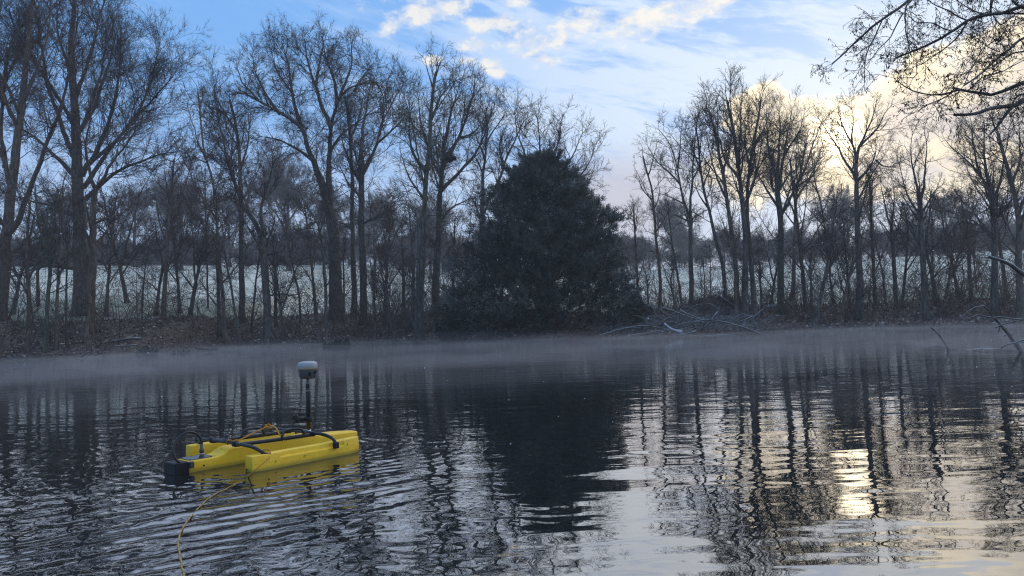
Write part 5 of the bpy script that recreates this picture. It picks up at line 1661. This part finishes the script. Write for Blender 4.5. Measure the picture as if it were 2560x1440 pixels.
    link('ring', Geo().lathe([(0.0178, 0), (0.0192, 0.001), (0.0192, 0.003), (0.0178, 0.004)], 20).mesh('ring'), M_WHT, mast, (0, 0, 0.307))
    link('pole_label', Geo().box((-0.0165, -0.013, 0.015), (0.0, 0.006, 0.050)).mesh('pole_label', smooth=False), M_BLKM, mast, (0, -0.003, 0.3095))
    # clamp with knob, out to the left as seen from the shore
    dl = np.array([-0.654, 0.756, 0.0])
    cl = Geo().lathe([(0.018, -0.018), (0.026, -0.018), (0.026, 0.018), (0.018, 0.018)], 16)
    link('pole_clamp', cl.mesh('pole_clamp'), M_BLKM, mast, (0, 0, 0.105))
    a = dl * 0.02; b = dl * 0.075
    link('clamp_arm', Geo().tube([a + [0, 0, .105], dl * 0.05 + [0, 0, .104], b + [0, 0, 0.102]], [0.015, 0.0155, 0.017], 8).mesh('clamp_arm'), M_BLKM, mast)
    kn = Geo().tube([dl * 0.066 + [0, 0, 0.090], dl * 0.082 + [0, 0, 0.108], dl * 0.100 + [0, 0, 0.131]], [0.024, 0.019, 0.022], 6)
    kn.tube([dl * 0.092 + [0, 0, 0.118], dl * 0.113 + [0, 0, 0.126]], [0.024, 0.015], 5)
    link('clamp_knob', kn.mesh('clamp_knob', smooth=False), M_BLKM, mast)
    # receiver
    rc = link('receiver', Geo().lathe([(0, 0), (0.020, 0), (0.050, 0.002), (0.056, 0.008), (0.060, 0.022), (0.064, 0.045), (0.0665, 0.062), (0.064, 0.068), (0, 0.068)], 40).mesh('receiver'), M_DGR, mast, (0, 0, 0.396))
    link('receiver_band', Geo().lathe([(0.0655, 0.066), (0.0705, 0.068), (0.0715, 0.080), (0.0700, 0.083)], 40).mesh('receiver_band'), M_TAN, rc)
    link('receiver_dome', Geo().lathe([(0.0702, 0.0825), (0.0715, 0.090), (0.0715, 0.100), (0.069, 0.112), (0.062, 0.121), (0.048, 0.1255), (0.02, 0.128), (0, 0.128)], 40).mesh('receiver_dome'), M_WHT, rc)
    # panel, ports and small lights on the side towards the shore (local direction of the camera)
    cd = np.array([0.18, -0.98, 0]); cd /= np.linalg.norm(cd); sd = np.array([cd[1], -cd[0], 0]) * -1
    for nm, ang, z0, z1, wd, mt in (('front_panel', -0.35, 0.034, 0.060, 0.62, M_BLKM), ('port_cover', -0.35, 0.012, 0.028, 0.32, M_BLKM), ('side_port', 0.95, 0.022, 0.052, 0.28, M_BLKM)):
        base = math.atan2(cd[1], cd[0]) - ang * 0.6
        th = np.linspace(base - wd / 2, base + wd / 2, 8)
        ro = lambda z: np.interp(z, [0.008, 0.022, 0.045, 0.062], [0.056, 0.060, 0.064, 0.0665]) + 0.0015
        V = [(ro(z) * math.cos(t), ro(z) * math.sin(t), z) for z in (z0, z1) for t in th]
        V += [((ro(z) - 0.006) * math.cos(t), (ro(z) - 0.006) * math.sin(t), z) for z in (z0, z1) for t in th]
        Q = [(i, i + 1, 9 + i, 8 + i) for i in range(7)] + [(8 + i, 9 + i, 25 + i, 24 + i) for i in range(7)] + [(i + 1, i, 16 + i, 17 + i) for i in range(7)] + [(0, 8, 24, 16), (15, 7, 23, 31)]
        link(nm, mesh_np(nm, V, Q, smooth=False), mt, rc)
    # faint stencilled marks and bolts on the hulls
    yo = -S - W / 2 - 0.0012

    def mark(strokes, x, z, s, yy, mat=M_INK, up=False, hull=None, nm='stencil_mark'):
        ge = Geo()
        for (a, b) in strokes:
            a = np.array(a, float) * s; b = np.array(b, float) * s
            if up:
                ge.tube([(x + a[0], yy + a[1], z), (x + b[0], yy + b[1], z)], 0.0011, 4)
            else:
                ge.tube([(x + a[0], yy, z + a[1]), (x + b[0], yy, z + b[1])], 0.0011, 4)
        link(nm, ge.mesh(nm), mat, root)
    two = [((0, 1), (.6, 1)), ((.6, 1), (.6, .5)), ((.6, .5), (0, .5)), ((0, .5), (0.1, 0)), ((0.1, 0), (.6, 0))]
    one = [((0.3, 0), (0.3, 1)), ((0.1, 0.8), (0.3, 1))]
    mark(two, 0.155, 0.035, 0.014, yo)
    mark(one, 0.71, 0.060, 0.014, -S - W / 2 + 0.0005)
    mark([((0, 0), (.8, 1.0)), ((.8, 1), (1.0, .3)), ((1.0, .3), (1.6, .8)), ((.4, .1), (1.3, .0))], 0.36, 0.036, 0.014, yo)
    M_GRN = mat_flat('green_ink', (0.10, 0.22, 0.04), 0.7, 0.3, 0.2, 30)
    for r in range(3):
        mark([((i * 0.9 + 0.1 * r, 0), (i * 0.9 + 0.5, 0.25 * (i % 2))) for i in range(4)], -0.05 + 0.002 * r, 0.0722, 0.012, -0.055 + r * 0.016, M_GRN, True, nm='deck_lettering')
    link('hull_bolt', Geo().tube([(-0.13, -0.079, 0.030), (-0.13, -0.084, 0.030)], 0.006, 8).mesh('hull_bolt'), M_BLKM, root)
    link('hull_bolt', Geo().tube([(0.001, -S + 0.022, 0.012), (-0.006, -S + 0.022, 0.012)], 0.006, 8).mesh('hull_bolt'), M_BLKM, root)
    return root


survey_boat()


def rope(P, r, label, name='tow_rope', sides=10):
    P = np.asarray(P, float)
    d = np.concatenate([[0], np.cumsum(np.linalg.norm(np.diff(P, axis=0), axis=1))])
    n = int(d[-1] / 0.006)
    t = np.linspace(0, d[-1], n)
    Q = np.stack([np.interp(t, d, P[:, k]) for k in range(3)], 1)
    T_ = np.gradient(Q, axis=0); T_ = unit(T_)
    A = unit(np.cross(T_, [0.01, 0.02, 1.0])); B = np.cross(T_, A)
    th = np.linspace(0, 2 * np.pi, sides, endpoint=False)[None] + (t / 0.022 * 2 * np.pi)[:, None]
    lob = 1 + 0.24 * np.cos(2 * (np.linspace(0, 2 * np.pi, sides, endpoint=False)))[None] * np.ones((n, 1))
    V = Q[:, None] + (r * lob)[..., None] * (A[:, None] * np.cos(th)[..., None] + B[:, None] * np.sin(th)[..., None])
    i = np.arange(n - 1)[:, None] * sides; j = np.arange(sides)[None]; j2 = (j + 1) % sides
    F = np.stack([i + j, i + j2, i + sides + j2, i + sides + j], -1).reshape(-1, 4)
    return V.reshape(-1, 3), F


def tow_rope():
    c, s = math.cos(BYAW), math.sin(BYAW)

    def W(p):
        return np.array([BO[0] + c * p[0] - s * p[1], BO[1] + s * p[0] + c * p[1], p[2]])
    M_OR = mat_flat('orange_rope', (0.62, 0.30, 0.05), 0.75, 0.2, 0.35, 60)
    M_YR = mat_flat('yellow_rope', (0.46, 0.31, 0.12), 0.7, 0.2, 0.4, 45)
    root = empty('tow_rope', W((0.12, -0.41, 0.11)))
    tagp(root, 'thin orange and yellow tether tied round the float and trailing to the shore', 'rope')
    off = np.array(root.location)
    # lashing over the frame
    pts = [(0.052, -0.045, 0.130), (0.036, -0.055, 0.150), (0.050, -0.075, 0.164), (0.068, -0.08, 0.150), (0.055, -0.11, 0.130), (0.04, -0.12, 0.152), (0.06, -0.12, 0.163), (0.11, -0.10, 0.160), (0.20, -0.06, 0.175), (0.29, -0.02, 0.19), (0.36, -0.01, 0.205), (0.385, -0.02, 0.208), (0.395, -0.06, 0.198), (0.38, -0.12, 0.17), (0.375, -0.16, 0.150), (0.372, -0.185, 0.135), (0.365, -0.20, 0.115)]
    V, F = rope([W(p) for p in catmull(pts, 6)], 0.0042, '')
    link('lashing', mesh_np('lashing', V - off, F), M_OR, root)
    pts = [(0.355, 0.02, 0.20), (0.372, -0.005, 0.222), (0.39, -0.02, 0.204), (0.368, -0.035, 0.196), (0.350, -0.01, 0.212), (0.37, 0.015, 0.216), (0.385, 0.03, 0.20)]
    V, F = rope([W(p) for p in catmull(pts, 6)], 0.0042, '')
    link('knot', mesh_np('knot', V - off, F), M_OR, root)
    # down from the rear clamp into the water
    pts = [W(p) for p in [(0.10, -0.395, 0.118), (0.122, -0.39, 0.122), (0.135, -0.41, 0.112), (0.128, -0.435, 0.098), (0.110, -0.445, 0.075)]]
    pts += [at(647, 1166, 4.33), at(634, 1180, 4.27)]
    e = on_water(620, 1192)
    V, F = rope(catmull(pts + [e + [0, 0, 0.001], e + [-0.02, -0.03, -0.006]], 6), 0.0044, '')
    link('tied_end', mesh_np('tied_end', V - off, F), M_OR, root)
    pw = [(604, 1202), (575, 1218), (545, 1233), (515, 1254), (487, 1280), (465, 1308), (451, 1342), (446, 1375), (450, 1405), (460, 1432), (474, 1462), (500, 1510), (560, 1600), (700, 1760), (1100, 2200)]
    P = catmull([on_water(*p) + [0, 0, 0.0035] for p in pw], 8)
    P[:, 2] += 0.0022 * np.sin(np.arange(len(P)) * 0.9) - 0.0012; P[:, 0] += 0.004 * np.sin(np.arange(len(P)) * 0.23) + 0.0012 * np.sin(np.arange(len(P)) * 0.9)
    P[:6, 2] = np.linspace(-0.004, 0.0035, 6)
    V, F = rope(P, 0.0034, '')
    link('floating_line', mesh_np('floating_line', V - off, F), M_YR, root)


tow_rope()

def ice_specks():
    g = np.random.default_rng(88)
    n = 170
    D = 1.6 + 7 * g.random(n) ** 1.3
    P = np.array([at(px, py, d) for px, py, d in zip(2560 * g.random(n), 560 + 700 * g.random(n), D)])
    P = P[P[:, 2] > 0.03]; n = len(P)
    r = (0.0011 + 0.0013 * g.random(n))[:, None, None]
    o = np.array([[1, 0, 0], [-1, 0, 0], [0, 1, 0], [0, -1, 0], [0, 0, 1], [0, 0, -1]], float)[None]
    V = (P[:, None] + o * r).reshape(-1, 3)
    f = np.array([[0, 2, 4], [2, 1, 4], [1, 3, 4], [3, 0, 4], [2, 0, 5], [1, 2, 5], [3, 1, 5], [0, 3, 5]])
    T_ = (np.arange(n)[:, None, None] * 6 + f[None]).reshape(-1, 3)
    o = link('drifting_ice_specks', mesh_np('drifting_ice_specks', V, None, T_), mat_flat('ice', (0.8, 0.82, 0.85), 0.5, 0.5, 0.05, 5))
    tagp(o, 'tiny white specks of ice drifting in the cold air over the lake', 'ice specks', None, 'stuff')


ice_specks()

# ------------------------------------------------------------------ mist on the lake and air haze
def mist(zlo, zhi, y0, dens, seed, label, gap=0.0):
    xs = np.linspace(-34, 36, 110); ys_t = np.linspace(0, 1, 34)
    V = []
    for layer in (0, 1):
        for t in ys_t:
            for x in xs:
                yf = float(shore(x)) - 0.5 - gap
                yn = y0 + 1.6 * float(hnoise(x, 0, 0.25, seed))
                y = yn + (yf - yn) * t
                if layer == 0: z = zlo
                else:
                    k = min(1.0, (t + 0.02) / 0.35) ** 0.7
                    z = zlo + 0.01 + (zhi - zlo) * k * (0.62 + 0.60 * float(hnoise(x, y, 0.55, seed + 2)) + 0.30 * float(hnoise(x, y, 1.7, seed + 4)))
                    z = max(z, zlo + 0.006)
                V.append((x, y, z))
    nx, ny = len(xs), len(ys_t); N = nx * ny
    Q = []
    for i in range(ny - 1):
        for j in range(nx - 1):
            a = i * nx + j
            Q.append((a, a + nx, a + nx + 1, a + 1)); Q.append((N + a, N + a + 1, N + a + nx + 1, N + a + nx))
    for j in range(nx - 1):
        Q.append((j, j + 1, N + j + 1, N + j)); b = (ny - 1) * nx + j
        Q.append((b + 1, b, N + b, N + b + 1))
    for i in range(ny - 1):
        a = i * nx; Q.append((a + nx, a, N + a, N + a + nx)); b = i * nx + nx - 1
        Q.append((b, b + nx, N + b + nx, N + b))
    me = mesh_np('mist', V, Q, smooth=False)
    mt = bpy.data.materials.new('mist'); mt.use_nodes = True
    nt = mt.node_tree; nt.nodes.clear()
    pv = nt.nodes.new('ShaderNodeVolumePrincipled'); out = nt.nodes.new('ShaderNodeOutputMaterial')
    pv.inputs['Color'].default_value = (0.97, 0.89, 0.88, 1)
    pv.inputs['Density'].default_value = dens
    pv.inputs['Anisotropy'].default_value = 0.2
    nt.links.new(pv.outputs[0], out.inputs['Volume'])
    o = link('mist', me, mt)
    tagp(o, label, 'mist', None, 'stuff')


mist(0.03, 0.25, 8.0, 0.017, 1, 'thin mist lying on the far half of the lake')
mist(0.032, 0.52, 15.0, 0.012, 5, 'slightly higher wisps of mist drifting along the far shore')


def wisps():
    g = np.random.default_rng(44)
    ge = Geo()
    for k in range(20):
        px = -60 + 2680 * (k + g.uniform(0.1, 0.9)) / 20
        D = 9.5 + 13 * g.random()
        x = (px - 1280) / FPX * D
        a = g.uniform(0.9, 2.6) * D / 16; b = g.uniform(0.6, 1.6); h = g.uniform(0.10, 0.24)
        th = np.linspace(0, 2 * np.pi, 20, endpoint=False); ph = np.linspace(-np.pi / 2 + 0.08, np.pi / 2 - 0.08, 9)
        V = []
        for p in ph:
            for t in th:
                w = 1 + 0.22 * math.sin(2 * t + k) + 0.13 * math.sin(5 * t + 2 * k + p)
                V.append((x + a * w * math.cos(t) * math.cos(p), D + b * w * math.sin(t) * math.cos(p), 0.05 + h + h * math.sin(p) * (1 + 0.3 * math.sin(3 * t + k))))
        Q = [(i * 20 + j, i * 20 + (j + 1) % 20, (i + 1) * 20 + (j + 1) % 20, (i + 1) * 20 + j) for i in range(8) for j in range(20)]
        n = len(V); V.append((x, D, 0.05 + h - h * 1.0)); V.append((x, D, 0.05 + 2 * h))
        T_ = [(n, (j + 1) % 20, j) for j in range(20)] + [(n + 1, 160 + j, 160 + (j + 1) % 20) for j in range(20)]
        V = [(q[0], q[1], max(q[2], 0.033 + 0.0001 * (i % 7))) for i, q in enumerate(V)]
        ge.add(V, Q, T_)
    mt = bpy.data.materials.new('wisps'); mt.use_nodes = True
    nt = mt.node_tree; nt.nodes.clear()
    pv = nt.nodes.new('ShaderNodeVolumePrincipled'); out = nt.nodes.new('ShaderNodeOutputMaterial')
    pv.inputs['Color'].default_value = (0.98, 0.90, 0.89, 1); pv.inputs['Density'].default_value = 0.034; pv.inputs['Anisotropy'].default_value = 0.2
    nt.links.new(pv.outputs[0], out.inputs['Volume'])
    o = link('mist_wisps', ge.mesh('mist_wisps'), mt)
    tagp(o, 'loose wisps of vapour curling up from the open water', 'mist', None, 'stuff')


wisps()


def haze():
    lo = (-330, -70, -3); hi = (330, 405, 36)
    me = Geo().box(lo, hi).mesh('haze', smooth=False)
    mt = bpy.data.materials.new('haze'); mt.use_nodes = True
    nt = mt.node_tree; nt.nodes.clear()
    pv = nt.nodes.new('ShaderNodeVolumePrincipled'); out = nt.nodes.new('ShaderNodeOutputMaterial')
    pv.inputs['Color'].default_value = (0.92, 0.92, 0.97, 1)
    pv.inputs['Density'].default_value = 0.0013
    pv.inputs['Anisotropy'].default_value = 0.3
    nt.links.new(pv.outputs[0], out.inputs['Volume'])
    o = link('haze', me, mt)
    tagp(o, 'faint cold haze over the whole place', 'haze', None, 'stuff')


haze()
